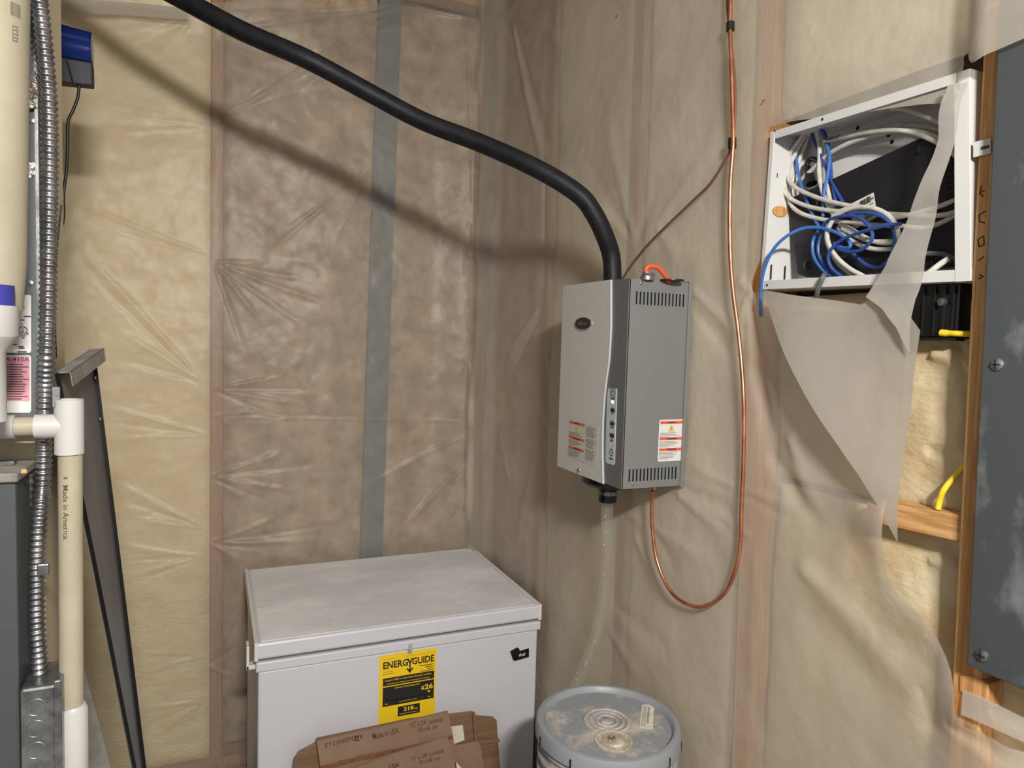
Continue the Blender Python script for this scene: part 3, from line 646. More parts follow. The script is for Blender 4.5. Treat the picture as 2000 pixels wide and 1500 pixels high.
# ================================================================== STEAM HUMIDIFIER
HX, HXB, HY0, HY1, HZ0, HZ1 = 0.8546, XW-0.012, 1.3304, 1.6428, 1.328, 1.806
def humidifier():
    t = thing('steam_humidifier', 'grey wall-mounted steam humidifier with silver front and vented side', 'humidifier', ((HX+HXB)/2, (HY0+HY1)/2, HZ0))
    XSE = at(1346.5, 700, 'y', HY0).x-0.004
    # wall plate with its side flange
    bp = MB().box((HXB-0.004, HY0-0.005, HZ0-0.004), (HXB+0.004, HY1+0.004, HZ1+0.003)); bp.box((XSE+0.001, HY0-0.005, HZ0-0.004), (HXB+0.002, HY0-0.002, HZ1+0.003))
    bp.build('back_plate', M['midgrey'], t, bevel=0.001)
    # inner shell, seen dark through the slots
    MB().box((HX+0.006, HY0+0.006, HZ0+0.004), (HXB-0.004, HY1-0.001, HZ1-0.004)).build('inner_shell', M['black_matt'], t)
    # side panel with two rows of slots cut through it
    xa, xb = HX, XSE
    s0 = at(1242, 580, 'y', HY0).x; s1 = at(1340, 590, 'y', HY0).x
    zt1, zt0 = at(1290, 572, 'y', HY0).z, at(1290, 597, 'y', HY0).z; zb1, zb0 = at(1277, 914, 'y', HY0).z, at(1277, 938, 'y', HY0).z
    xs = [xa]
    n = 14; p = (s1-s0)/n
    for i in range(n): xs += [s0+i*p, s0+i*p+p*0.44]
    xs.append(xb); zs = [HZ0, zb0, zb1, zt0, zt1, HZ1]
    sp = MB()
    for i in range(len(xs)-1):
        for j in range(5):
            if i % 2 == 1 and j in (1, 3): continue
            sp.box((xs[i], HY0, zs[j]), (xs[i+1], HY0+0.0016, zs[j+1]))
    side = sp.build('side_panel', M['midgrey'], t)
    MB().box((xa, HY1-0.0016, HZ0), (HXB-0.004, HY1, HZ1)).build('side_panel', M['midgrey'], t)
    tp = MB().box((xa, HY0+0.001, HZ1-0.002), (HXB-0.004, HY1-0.001, HZ1)).build('top_panel', M['midgrey'], t)
    MB().box((xa, HY0+0.001, HZ0), (HXB-0.004, HY1-0.001, HZ0+0.002)).build('bottom_panel', M['midgrey'], t)
    MB().box((HX-0.002, HY0, HZ0-0.001), (HX+0.003, HY1, HZ1+0.001)).build('front_panel', M['darkgrey'], t, bevel=0.001)
    for x, y in ((1252, 553), (1236, 945)):
        q = at(x, y, 'y', HY0); MB().lathe([(0.0042, 0), (0.0038, 0.002), (0.0015, 0.003)], (q.x, HY0, q.z), 12, (0, -1, 0)).build('screw', M['chrome'], t, smooth='auto')
    # silver cover with its long S-shaped edge
    curve = [(1193.5, 545), (1193.5, 630), (1192, 670), (1189, 710), (1184, 745), (1180, 785), (1177.5, 830), (1177, 880), (1177.5, 915), (1178.5, 939)]
    cp = [at(x, y, 'x', HX-0.004) for x, y in curve]; cp = [(HX-0.006, q.y, min(max(q.z, HZ0), HZ1+0.001)) for q in cp]; cp[0] = (cp[0][0], cp[0][1], HZ1+0.002); cp[-1] = (cp[-1][0], cp[-1][1], HZ0-0.002)
    cs = [tuple(v) for v in crom(cp, 5)]
    outl = [(HX-0.006, HY1+0.001, HZ1+0.002)]+cs+[(HX-0.006, HY1+0.001, HZ0-0.002)]
    cov = MB().prism(outl, (0.004, 0, 0)).build('front_cover', M['silver'], t)
    ed = MB(); ed.add([(c[0]-0.0008, c[1], c[2]) for c in cs]+[(c[0]-0.0008, c[1]-0.0016, c[2]) for c in cs]+[(c[0]+0.004, c[1]-0.0016, c[2]) for c in cs],
        [(i, i+1, len(cs)+i+1, len(cs)+i) for i in range(len(cs)-1)]+[(len(cs)+i, len(cs)+i+1, 2*len(cs)+i+1, 2*len(cs)+i) for i in range(len(cs)-1)])
    ed.build('bright_edge', M['silver_edge'], cov)
    XC = HX-0.006
    # oval badge
    c = at(1140, 632, 'x', XC); rx, rz = 0.043, 0.0165
    ell = lambda k, x: [(x, c.y+k*rx*math.cos(a), c.z+k*rz*math.sin(a)) for a in [2*math.pi*i/36 for i in range(36)]]
    bd = MB().prism(ell(1, XC), (-0.003, 0, 0)).build('oval_badge', M['chrome'], cov, label='dark oval maker badge with chrome rim')
    # the badge face is part of the same sub-part level
    MB().prism(ell(0.9, XC-0.003), (-0.0008, 0, 0)).build('badge_face', M['tape'], cov)
    bm_ = MB(); fb = Frame((XC-0.004, c.y+0.028, c.z-0.006), (0, -1, 0), (0, 0, 1), (-1, 0, 0))
    for u, w, h in ((0.004, 0.003, 0.004), (0.010, 0.004, 0.006), (0.017, 0.002, 0.007), (0.021, 0.007, 0.008), (0.031, 0.002, 0.006), (0.036, 0.006, 0.004), (0.045, 0.004, 0.004)):
        rect(bm_, fb, u, 0.003, u+w, 0.003+h, 0)
    bm_.build('badge_mark', M['steel'], cov)
    q = at(1131, 918, 'x', XC); MB().lathe([(0.006, 0), (0.0055, 0.003), (0.002, 0.005)], (XC, q.y, q.z), 14, (-1, 0, 0)).build('screw', M['chrome'], cov, smooth='auto')
    # control strip
    P = [at(x, y, 'x', HX-0.002) for x, y in ((1189, 758), (1204, 758.5), (1205.5, 763), (1201, 905), (1199, 908.5), (1185, 904), (1183.5, 899), (1185, 830), (1187, 770))]
    ctl = MB().prism(P, (-0.0015, 0, 0)).build('control_strip', M['panelgrey'], t)
    g = MB()
    def bar(x, y, w, h):      # small print, sizes in mm
        o = at(x, y, 'x', HX-0.0036); fr = Frame(o, (0, -1, 0), (0, 0, 1), (-1, 0, 0)); rect(g, fr, -w/2000, -h/2000, w/2000, h/2000, 0, 0.0003)
    def ring(x, y, r0, r1, a0=0, a1=360):
        o = at(x, y, 'x', HX-0.0036); k = 20
        A = [math.radians(a0+(a1-a0)*i/k) for i in range(k+1)]
        g.add([(o.x-0.0003, o.y+r1*math.sin(a), o.z+r1*math.cos(a)) for a in A]+[(o.x-0.0003, o.y+r0*math.sin(a), o.z+r0*math.cos(a)) for a in A], [(i, i+1, k+2+i, k+1+i) for i in range(k)])
    ring(1197, 768, 0.0055, 0.0078, 30, 330); bar(1197, 764, 1.8, 10)
    for dx in (-4.2, 4.2): bar(1197+dx, 768, 1, 22)
    for dy in (-8.5, 8.5): bar(1197, 768+dy, 21, 1)
    bar(1197, 779, 15, 3)
    bar(1196.5, 801.5, 18, 9); bar(1196.5, 796, 3, 6); bar(1196, 808, 8, 3)
    bar(1195.5, 828, 18, 8); bar(1195.5, 823.5, 18, 1.2); bar(1195.5, 821, 2, 4); bar(1195, 835, 14, 3)
    bar(1195, 851, 18, 8); bar(1195, 847, 18, 1.2); bar(1195, 856.5, 3, 7); bar(1194.5, 861, 11, 3)
    ring(1194, 884, 0.0065, 0.0080); bar(1194, 884, 15, 1.2); bar(1194, 878, 2, 6); bar(1194, 890, 2, 5); bar(1193.5, 896, 17, 3)
    g.build('icon_print', M['ink'], ctl)
    q = at(1196.5, 785, 'x', HX-0.0035); MB().lathe([(0.0042, 0), (0.0042, 0.0015), (0.002, 0.003)], (HX-0.0035, q.y, q.z), 14, (-1, 0, 0)).build('status_light', M['led'], ctl, smooth='auto')
    # warning stickers
    def sticker(fr, W, H, parent, base, cols, n0, name):
        s = rrect(MB(), fr, 0, 0, W, H, 0.004, n0, 0.0004).build(name, M[base], parent)
        n = n0+0.0006; y = MB(); i_ = MB(); bolt = MB(); gr = MB(); bars = []; obars = []
        cw = W*0.92 if cols == 1 else W*0.53; u0 = W*0.04
        for k, v in enumerate((0.90, 0.51, 0.25)):
            obars.append(rect(MB(), fr, u0, H*v, u0+cw, H*(v+0.065), n))
            bars.append(rect(MB(), fr, u0+cw*0.34, H*(v+0.017), u0+cw*(0.74 if k else 0.66), H*(v+0.048), n+0.0004))
        cu, cv, tr = u0+cw*0.5, H*0.78, H*0.075
        y.prism([fr(cu-tr, cv-tr*0.7, n), fr(cu+tr, cv-tr*0.7, n), fr(cu, cv+tr*1.1, n)], fr.n*0.0003)
        i_.prism([fr(cu-tr*1.15, cv-tr*0.8, n-0.0002), fr(cu+tr*1.15, cv-tr*0.8, n-0.0002), fr(cu, cv+tr*1.3, n-0.0002)], fr.n*0.0002)
        bolt.prism([fr(cu-0.0008, cv+tr*0.5, n+0.0005), fr(cu+0.0016, cv+tr*0.5, n+0.0005), fr(cu+0.0004, cv-0.0005, n+0.0005), fr(cu+0.0018, cv-0.0005, n+0.0005), fr(cu-0.0004, cv-tr*0.5, n+0.0005), fr(cu+0.0002, cv-0.002, n+0.0005), fr(cu-0.0014, cv-0.002, n+0.0005)], fr.n*0.0002)
        rnd = random.Random(7)
        for top, cnt in ((0.675, 4), (0.475, 5), (0.215, 6)):
            for k in range(cnt):
                rect(gr, fr, u0, H*(top-k*0.032), u0+cw*(0.6+0.4*rnd.random() if k < cnt-1 else 0.4), H*(top-k*0.032+0.010), n)
        if cols == 2:
            for k in range(25):
                if k in (8, 16): continue
                rect(gr, fr, W*0.62, H*(0.91-k*0.0335), W*(0.62+0.33*(0.7+0.3*rnd.random())), H*(0.91-k*0.0335+0.010), n)
        [q.build('orange_bar', M['red_orange'], s) for q in obars]; [q.build('bar_print', M['ink_brown'], s) for q in bars]; y.build('warning_triangle', M['warn_yellow'], s); i_.build('triangle_border', M['ink_brown'], s); bolt.build('bolt_symbol', M['ink_brown'], s); gr.build('small_print', M['ink_grey'], s)
    a, b, d = at(1284, 905, 'y', HY0), at(1332, 900, 'y', HY0), at(1286, 820, 'y', HY0)
    sticker(Frame((a.x, HY0, a.z+0.004), (1, 0, 0), (0, 0, 1), (0, -1, 0)), b.x-a.x, d.z-a.z-0.004, t, 'paper', 1, 0.0002, 'warning_label')
    a, b, d = at(1108.5, 892, 'x', XC), at(1166, 911, 'x', XC), at(1111, 818, 'x', XC)
    sticker(Frame((XC, a.y, a.z), (0, -1, 0), (0, 0, 1), (-1, 0, 0)), a.y-b.y, d.z-a.z, t, 'paper2', 2, 0.0002, 'warning_label')
    # drain cup and nozzle below
    cx, cy = 0.925, 1.49
    MB().lathe([(0.075, 0.004), (0.075, -0.018), (0.066, -0.026), (0.030, -0.028)], (cx, cy, HZ0), 32).build('drain_cup', M['black'], t, smooth='auto')
    MB().lathe([(0.021, -0.026), (0.021, -0.050), (0.023, -0.052), (0.023, -0.072), (0.019, -0.074)], (0.925, 1.505, HZ0), 24).build('drain_nozzle', M['black'], t, smooth='auto')
    MB().lathe([(0.0235, -0.044), (0.0235, -0.054)], (0.925, 1.505, HZ0), 24).build('hose_clamp', M['steel'], t)
    q = at(1277, 957, 'x', 0.985); MB().lathe([(0.008, 0.01), (0.008, -0.012), (0.005, -0.014), (0.005, -0.022)], (0.985, q.y, HZ0), 8).build('brass_fitting', M['brass'], t)
    # steam outlet collar, cable clamp and cable on top
    MB().lathe([(0.026, 0), (0.026, 0.012), (0.022, 0.014)], (0.945, 1.553, HZ1), 28).build('steam_outlet', M['black'], t, smooth='auto')
    q = at(1264, 541, 'z', HZ1+0.006)
    MB().lathe([(0.016, -0.007), (0.016, 0.002), (0.012, 0.004), (0.012, 0.010)], (q.x, q.y, HZ1+0.006), 16).build('cable_clamp', M['steel'], t, smooth='auto')
    for s in (-1, 1): MB().lathe([(0.003, 0), (0.003, 0.008)], (q.x+s*0.008, q.y-0.014, HZ1+0.012), 8, (0, -1, 0)).build('clamp_screw', M['chrome'], t)
    pc = crom([(q.x, q.y, HZ1+0.008), (q.x-0.004, q.y, HZ1+0.022), (q.x+0.004, q.y-0.002, HZ1+0.030), (q.x+0.026, q.y-0.004, HZ1+0.028), (q.x+0.045, q.y-0.004, HZ1+0.012), (q.x+0.060, q.y-0.004, HZ1-0.004)], 6)
    MB().tube(pc, 0.0055, 12).build('orange_cable', M['orange'], t, smooth='auto')
    MB().lathe([(0.028, 0), (0.028, 0.003), (0.018, 0.004)], (q.x+0.062, q.y-0.008, HZ1), 20).build('cable_grommet', M['black'], t, smooth='auto')
    return t
humidifier()

# clear drain tube
dp = crom([(0.925, 1.505, 1.285), (0.925, 1.505, 1.22), (0.932, 1.51, 1.10), at(1180, 1150, 'y', 1.53), at(1167, 1230, 'y', 1.54), at(1148, 1285, 'y', 1.55), at(1128, 1335, 'y', 1.56), (0.84, 1.58, 0.62), (0.80, 1.62, 0.3), (0.80, 1.66, 0.01)], 8)
MB().tube(dp, 0.0155, 18, cap=False).build('drain_tube', M['vinyl'], smooth=True, label='clear vinyl drain tube hanging from the humidifier down behind the bucket', cat='tube')
dt = bpy.data.objects['drain_tube']
rnd = random.Random(5)
for k in range(13):
    i = rnd.choice([8, 9, 12, 14, 18, 19, 20, 24, 34, 40, 44, 46, 48]); c = dp[min(i, len(dp)-1)]
    MB().lathe([(0.0004, -0.0017), (0.0015, -0.0008), (0.0015, 0.0008), (0.0004, 0.0017)], (c.x-0.011, c.y-0.008+rnd.uniform(-.008, .008), c.z+rnd.uniform(-.02, .02)), 8).build('water_drop', M['paper'], dt, smooth=True)

# ================================================================== STEAM HOSE
hz = [(394, 19, 1.68), (480, 64, 1.69), (600, 116, 1.71), (712, 176, 1.77), (825, 236, 1.80), (937, 279, 1.79), (1050, 330, 1.755), (1128, 378, 1.745), (1158, 414, 1.75), (1180, 458, 1.765), (1194, 502, 1.785)]
def dep(px, py, d): return CAMP+(rt2*((px-1000)/F_PX)+up2*(-(py-750)/F_PX)+fw)*d
hp = [(-0.47, 2.0, 2.70), (-0.30, 1.99, 2.60), (-0.16, 1.95, 2.51)]+[dep(*q) for q in hz]+[(0.945, 1.553, HZ1+0.008)]
MB().tube(crom(hp, 8), 0.0235, 20).build('steam_hose', M['hose'], smooth='auto', label='thick black steam hose rising from the humidifier to the upper left', cat='hose')

# ================================================================== COPPER LINE AND WIRE
cpx = [(1428, -90), (1427, 0), (1426, 50), (1429, 140), (1431, 220), (1432, 280), (1427, 350), (1425, 430), (1427, 510), (1432, 570), (1441, 640), (1449, 720), (1453, 800), (1452, 900), (1448, 1000), (1446, 1060), (1437, 1110), (1418, 1155), (1385, 1181), (1350, 1183), (1312, 1158), (1286, 1105), (1275, 1045), (1273, 980), (1275, 958)]
path = []
for i, (x, y) in enumerate(cpx):
    path.append(at(x, y, 'x', XW-0.024 if i < len(cpx)-5 else XW-0.024-0.005*(i-len(cpx)+6)))
path = [Vector((path[0].x, path[0].y+0.01, 3.24)), Vector((path[0].x, path[0].y+0.004, 2.9))]+path
cu = MB().tube(crom(path, 7), 0.0044, 10).build('copper_tube', M['copper'], smooth='auto', label='bright bare copper water line looping down beside the humidifier', cat='pipe')
for y0, y1 in ((44, 60), (270, 290)):
    A = at(1426.5 if y0 < 100 else 1430, y0, 'x', XW-0.022); B = at(1426.5 if y0 < 100 else 1430, y1, 'x', XW-0.022); MB().tube([A, B], 0.0088, 12).build('tape_wrap', M['tape'], cu)
bw = [(1418, -90), (1420, 0), (1424, 50), (1434, 140), (1436, 220), (1428, 282), (1418, 310), (1390, 355), (1350, 395), (1305, 438), (1265, 478), (1235, 515), (1218, 542), (1212, 560)]
bwp = [at(x, y, 'x', XW-0.017) for x, y in bw]; bwp = [Vector((bwp[0].x, bwp[0].y+0.02, 3.24)), Vector((bwp[0].x, bwp[0].y+0.008, 2.9))]+bwp
MB().tube(crom(bwp, 7), 0.0027, 8).build('control_wire', M['brown'], smooth='auto', label='thin dark brown cable branching off the copper line to the humidifier top', cat='cable')

# ================================================================== NETWORK WALL BOX
def netbox():
    XF, XBK = XW-0.004, XW+0.092
    TL, TR, BR, BL = [at(x, y, 'x', XF) for x, y in ((1507, 258), (1896, 134), (1898, 549), (1485, 566))]
    t = thing('network_enclosure', 'white open metal network box recessed in the right-hand wall', 'wall box', ((XF+XBK)/2, (TL.y+TR.y)/2, BL.z))
    V3 = lambda p, x: Vector((x, p.y, p.z))
    C4 = [TL, TR, BR, BL]
    MB().prism([V3(p, XBK) for p in C4], (0.002, 0, 0)).build('back_panel', M['boxwhite'], t)
    cen = sum((Vector(p) for p in C4), Vector())/4
    def inset(p, d): return p+(Vector((0, math.copysign(d, cen.y-p.y), math.copysign(d, cen.z-p.z))))
    for i in range(4):
        a, b = C4[i], C4[(i+1) % 4]; ai, bi = inset(a, 0.0018), inset(b, 0.0018)
        MB().hexa([V3(a, XF), V3(b, XF), V3(bi, XF), V3(ai, XF)], [V3(a, XBK), V3(b, XBK), V3(bi, XBK), V3(ai, XBK)]).build('side_wall', M['boxwhite'], t)
        w = (0.016, 0.024, 0.018, 0.011)[i]
        ai, bi = inset(a, w), inset(b, w)
        if i in (1, 3): ai = a+Vector((0, math.copysign(w, cen.y-a.y), 0)); bi = b+Vector((0, math.copysign(w, cen.y-b.y), 0))
        else: ai = a+Vector((0, 0, math.copysign(w, cen.z-a.z))); bi = b+Vector((0, 0, math.copysign(w, cen.z-b.z)))
        e_ = 0.0006 if i in (1, 3) else 0.0
        MB().hexa([V3(a, XF-0.002-e_), V3(b, XF-0.002-e_), V3(bi, XF-0.002-e_), V3(ai, XF-0.002-e_)], [V3(a, XF+0.001), V3(b, XF+0.001), V3(bi, XF+0.001), V3(ai, XF+0.001)]).build('front_flange', M['boxwhite'], t, bevel=0.0008)
    # knock-outs, slots and screw holes
    k = MB()
    def hole_front(x, y, r): 
        q = at(x, y, 'x', XF-0.0022); MB().lathe([(r, 0), (r*0.9, 0.0004)], q, 12, (-1, 0, 0)).build('screw_hole', M['black_matt'], t)
    for x, y in ((1513, 256), (1606, 233), (1874, 528), (1498, 557)): hole_front(x, y, 0.0026)
    for x, y in ((1735, 264), (1742, 277), (1675, 250), (1538, 364)): q = at(x, y, 'x', XBK-0.0005); MB().lathe([(0.004, 0), (0.0036, 0.0004)], q, 12, (-1, 0, 0)).build('screw_hole', M['black_matt'], t)
    s = MB(); yl = (TL.y+BL.y)/2-0.003
    for x, z0, z1 in ((XF+0.02, 2.005, 2.03), (XF+0.018, 1.80, 1.83), (XF+0.055, 1.80, 1.83)): MB().box((x, yl-0.001, z0), (x+0.0022, yl+0.0005, z1)).build('slot', M['black_matt'], t)
    q = at(1523, 413, 'y', yl); MB().prism([(q.x+0.020*math.cos(a), yl, q.z+0.011*math.sin(a)) for a in [2*math.pi*i/20 for i in range(20)]], (0, -0.001, 0)).build('knockout', M['stud'], t)
    # mounting tab on the stud
    A = [at(x, y, 'x', XF-0.003) for x, y in ((1902, 278), (1936, 270), (1936, 300), (1902, 308))]
    tab = MB().prism(A, (-0.002, 0, 0)).build('mounting_tab', M['boxwhite'], t, bevel=0.0005)
    A = [at(x, y, 'x', XF-0.0052) for x, y in ((1916, 287), (1932, 283), (1932, 289), (1916, 293))]; MB().prism(A, (-0.0005, 0, 0)).build('tab_slot', M['ink_brown'], tab)
    return t
netbox()
# router lying askew in the box
XM = XW+0.052
P = [at(x, y, 'x', XM) for x, y in ((1537, 396), (1548, 384), (1798, 268), (1812, 270), (1852, 300), (1870, 345), (1874, 500), (1868, 517), (1572, 541), (1556, 536))]
rt_ = thing('router', 'black internet router lying askew inside the white wall box', 'router', (XM+0.015, sum(p.y for p in P)/len(P), min(p.z for p in P)))
MB().prism(P, (0.034, 0, 0)).build('case', M['modem'], rt_, bevel=0.004)
for x, y in ((1790, 293), (1576, 518), (1816, 516), (1600, 400)):
    MB().lathe([(0.0085, 0), (0.0085, 0.002), (0.007, 0.003)], at(x, y, 'x', XM), 18, (-1, 0, 0)).build('rubber_foot', M['black'], rt_, smooth='auto')
for k in range(9):
    a = at(1846+k*0.6, 322+k*11, 'x', XM-0.0005); b = at(1860+k*0.6, 318+k*11, 'x', XM-0.0005)
    MB().prism([a, b, b-Vector((0, 0, 0.004)), a-Vector((0, 0, 0.004))], (-0.0012, 0, 0)).build('vent_rib', M['black'], rt_)
L4 = [at(x, y, 'x', XM-0.0004) for x, y in ((1662, 398), (1706.5, 376), (1714, 424), (1666, 450))]
lb = MB().prism(L4, (-0.0005, 0, 0)).build('label_sticker', M['paper'], rt_)
o0 = L4[3]; fu = L4[2]-L4[3]; fv = L4[0]-L4[3]; fl = Frame(o0, fu, fv, (-1, 0, 0))
k = MB(); rnd = random.Random(3); u = 0.36
while u < 0.78:
    w = rnd.choice([0.012, 0.02, 0.03]); k.prism([fl(u, 0.66, 0.0009), fl(u+w, 0.66, 0.0009), fl(u+w, 0.88, 0.0009), fl(u, 0.88, 0.0009)], (-0.0002, 0, 0)); u += w+rnd.choice([0.012, 0.02])
ff = lambda a, b: fl(a, b, 0.0012)
text(k, 'SN:', ff, 0.82, 0.70, 0.11, 0.08, flip=True)
for v, w in ((0.56, 0.5), (0.50, 0.34), (0.20, 0.5), (0.14, 0.4)): k.prism([fl(0.4, v, 0.0009), fl(0.4+w, v, 0.0009), fl(0.4+w, v+0.025, 0.0009), fl(0.4, v+0.025, 0.0009)], (-0.0002, 0, 0))
text(k, 'GIG', ff, 0.52, 0.28, 0.36, 0.15, flip=True)
k.build('label_print', M['ink'], lb)
# black power box in the bay below
XP = XW+0.018
a = at(1768, 551, 'x', XP); b = at(1866, 662, 'x', XP)
pb = thing('power_box', 'black plastic outlet box below the white wall box', 'outlet box', (XP+0.03, (a.y+b.y)/2, b.z))
MB().box((XP+0.004, b.y, b.z), (XP+0.07, a.y+0.03, a.z-0.004)).build('case', M['black'], pb, bevel=0.004)
for x, w in ((1800, 0.003), (1822, 0.003), (1838, 0.006), (1858, 0.004)):
    y = at(x, 600, 'x', XP).y; MB().box((XP, y-w, b.z+0.004), (XP+0.006, y, a.z-0.01)).build('rib', M['black'], pb, bevel=0.001)
MB().box((XP-0.004, b.y-0.002, b.z-0.003), (XP+0.02, a.y+0.03, b.z+0.002)).build('bottom_lip', M['black'], pb, bevel=0.001)
c = at(1842, 590, 'x', XP); MB().lathe([(0.007, 0), (0.006, 0.006), (0.003, 0.007)], c, 14, (-1, 0, 0)).build('clip_screw', M['steel'], pb, smooth='auto')
# yellow wires
yw = [at(x, y, 'x', XW+0.016) for x, y in ((1838, 650), (1850, 651), (1880, 652))]; yw.append(yw[-1]+Vector((0.03, -0.012, 0)))
MB().tube(crom(yw, 5), [0.0055]*6+[0.0045]*10, 10).build('yellow_cable', M['yellowwire'], smooth='auto', label='yellow electrical cable stub beside the black outlet box', cat='cable')
yw = [at(x, y, 'x', XW+0.014) for x, y in ((1832, 994), (1836, 975), (1848, 950), (1866, 905))]; yw[-1] = yw[-1]+Vector((0.03, 0, 0))
MB().tube(crom(yw, 5), 0.0045, 10).build('yellow_cable', M['yellowwire'], smooth='auto', label='yellow electrical cable passing behind the wood block', cat='cable')
# cables : spots inside the box given in the close-up's own grid (0..1500 over 420 photo pixels)
def cab(pts, r, m_, name, label, n=7, group=None):
    P = [at(1480+u*0.28, 180+v*0.28, 'x', XW+d) for u, v, d in pts]
    o = MB().tube(crom(P, n), r, 9).build(name, M[m_], smooth='auto', label=label, cat='cable', group=group); return o
WR, BR_ = 0.0042, 0.0031
G1, G2 = 'white coaxial cables in the wall box', 'blue network cables in the wall box'
W = [
 ([(352, 225, .060), (320, 290, .055), (250, 390, .048), (185, 490, .042), (166, 620, .038), (210, 725, .040), (330, 790, .040), (520, 828, .040), (700, 822, .040), (860, 845, .042), (1000, 855, .046), (1220, 862, .046), (1330, 850, .05), (1420, 820, .055)], 'white coax cable with the widest bend at the left of the wall box'),
 ([(372, 225, .068), (330, 300, .064), (262, 430, .054), (210, 560, .046), (250, 655, .040), (400, 730, .038), (600, 785, .034), (780, 812, .032), (900, 870, .034), (990, 870, .04), (1230, 808, .046), (1420, 738, .055)], 'white coax cable, second bend at the left of the wall box'),
 ([(390, 225, .074), (345, 330, .072), (290, 470, .066), (235, 640, .056), (222, 760, .046), (290, 838, .042), (430, 884, .042), (600, 906, .042), (800, 924, .044), (1000, 935, .046), (1190, 942, .048), (1420, 845, .056)], 'white coax cable running lowest from the left bend to the right side'),
 ([(560, 322, .050), (640, 305, .048), (760, 281, .046), (950, 266, .044), (1100, 288, .044), (1250, 350, .046), (1350, 415, .05), (1430, 485, .058)], 'white coax cable ending in a metal connector at the top of the wall box'),
 ([(255, 655, .060), (380, 540, .060), (500, 430, .058), (650, 350, .056), (830, 297, .056), (1000, 268, .056), (1200, 298, .056), (1430, 405, .064)], 'white coax cable slanting up across the top of the wall box'),
 ([(930, 112, .050), (1020, 118, .050), (1120, 150, .052), (1280, 215, .056), (1430, 292, .064)], 'topmost white coax cable below the cut plastic edge'),
 ([(840, 252, .074), (940, 232, .074), (1060, 228, .074), (1250, 262, .074), (1430, 335, .078)], 'white coax cable with dark printing along the back of the wall box'),
 ([(408, 225, .060), (425, 330, .060), (432, 430, .058), (428, 560, .056), (450, 690, .050), (495, 800, .046), (545, 880, .042)], 'white coax cable dropping straight down from the top edge'),
 ([(460, 225, .066), (475, 330, .066), (480, 470, .062), (490, 620, .056), (500, 740, .050), (540, 850, .044)], 'white coax cable dropping down behind the blue cables'),
 ([(740, 1285, .020), (640, 1230, .018), (550, 1150, .016), (492, 1050, .016), (490, 960, .016), (545, 870, .016), (650, 812, .016), (790, 806, .016), (910, 860, .018), (975, 960, .022), (950, 1040, .030), (850, 1050, .034), (740, 1010, .034), (640, 950, .034), (570, 920, .034)], 'white printed cable wound into the front loop of the coil'),
 ([(690, 1290, .026), (590, 1220, .024), (515, 1120, .022), (478, 1010, .022), (500, 910, .022), (580, 830, .022), (720, 800, .022), (860, 850, .024), (940, 930, .028)], 'white printed cable behind the front loop of the coil'),
 ([(560, 945, .038), (640, 1020, .038), (720, 1070, .038), (820, 1095, .038), (950, 1092, .040)], 'lowest white cable arc of the coil'),
 ([(590, 950, .034), (690, 1000, .034), (800, 1040, .034), (940, 1040, .036)], 'middle white cable arc of the coil'),
 ([(1105, 1335, .000), (1160, 1290, .000), (1230, 1232, .004), (1290, 1188, .010), (1335, 1162, .014)], 'short white cable end poking out at the lower right of the wall box'),
]
for i_, (pts, lab) in enumerate(W):
    o = cab(pts, WR if i_ != 13 else 0.0046, 'coax', 'coaxial_cable', lab, group=G1)
    if i_ == 3:
        c0 = at(1480+568*.28, 180+320*.28, 'x', XW+.050); c1 = at(1480+490*.28, 180+336*.28, 'x', XW+.052); c2 = at(1480+465*.28, 180+342*.28, 'x', XW+.053)
        MB().tube([c0, c1], 0.0058, 10).build('connector', M['steel'], o); MB().tube([c1, c2], 0.0038, 8).build('connector_tip', M['brass'], o)
B = [
 ([(305, 225, .070), (285, 330, .064), (268, 440, .058), (290, 600, .052), (350, 780, .046), (400, 890, .044), (440, 960, .04)], 'blue', 'blue cable dropping along the left coax bends'),
 ([(360, 225, .066), (390, 330, .062), (440, 440, .058), (505, 600, .054), (590, 760, .05), (630, 810, .048)], 'blue_dark', 'dark blue cable slanting down to the router label'),
 ([(425, 225, .056), (470, 340, .054), (500, 440, .052), (490, 560, .050), (462, 700, .046), (455, 870, .044)], 'blue', 'blue cable crossing the others below the top edge'),
 ([(440, 225, .064), (480, 330, .062), (505, 460, .060), (515, 600, .056), (540, 740, .052), (545, 800, .05)], 'blue_dark', 'dark blue cable straight down beside the slanting one'),
 ([(22, 1560, -.004), (22, 1400, -.012), (42, 1250, -.020), (100, 1110, -.022), (195, 1010, -.016), (320, 950, .000), (450, 948, .010), (560, 985, .014), (635, 1040, .016), (640, 1082, .016), (590, 1085, .018), (535, 1055, .020)], 'blue', 'blue cable arching out over the left edge of the wall box'),
 ([(1000, 918, .010), (900, 930, .008), (790, 955, .006), (640, 1005, .006), (545, 1060, .008), (492, 1140, .010), (515, 1225, .016), (585, 1285, .022)], 'blue_dark', 'dark blue cable sweeping across the front of the coil'),
 ([(425, 965, .026), (385, 1040, .026), (390, 1140, .024), (440, 1225, .024), (500, 1275, .026), (560, 1295, .030)], 'blue', 'blue cable bulging left of the white coil'),
 ([(480, 945, .022), (430, 1030, .022), (425, 1130, .022), (480, 1230, .024), (540, 1290, .028)], 'blue_dark', 'dark blue cable hugging the left of the white coil'),
 ([(440, 950, .022), (500, 890, .014), (610, 862, .010), (715, 880, .008), (785, 950, .008), (795, 1030, .008), (720, 1100, .010), (620, 1110, .012), (540, 1075, .014)], 'blue_dark', 'dark blue cable coiled inside the white loop'),
 ([(640, 850, .012), (760, 842, .012), (870, 870, .014), (940, 940, .018), (955, 1040, .024), (925, 1150, .030), (850, 1220, .034), (760, 1205, .036), (690, 1150, .036), (650, 1110, .036)], 'blue_dark', 'dark blue cable in the largest loop right of the coil'),
]
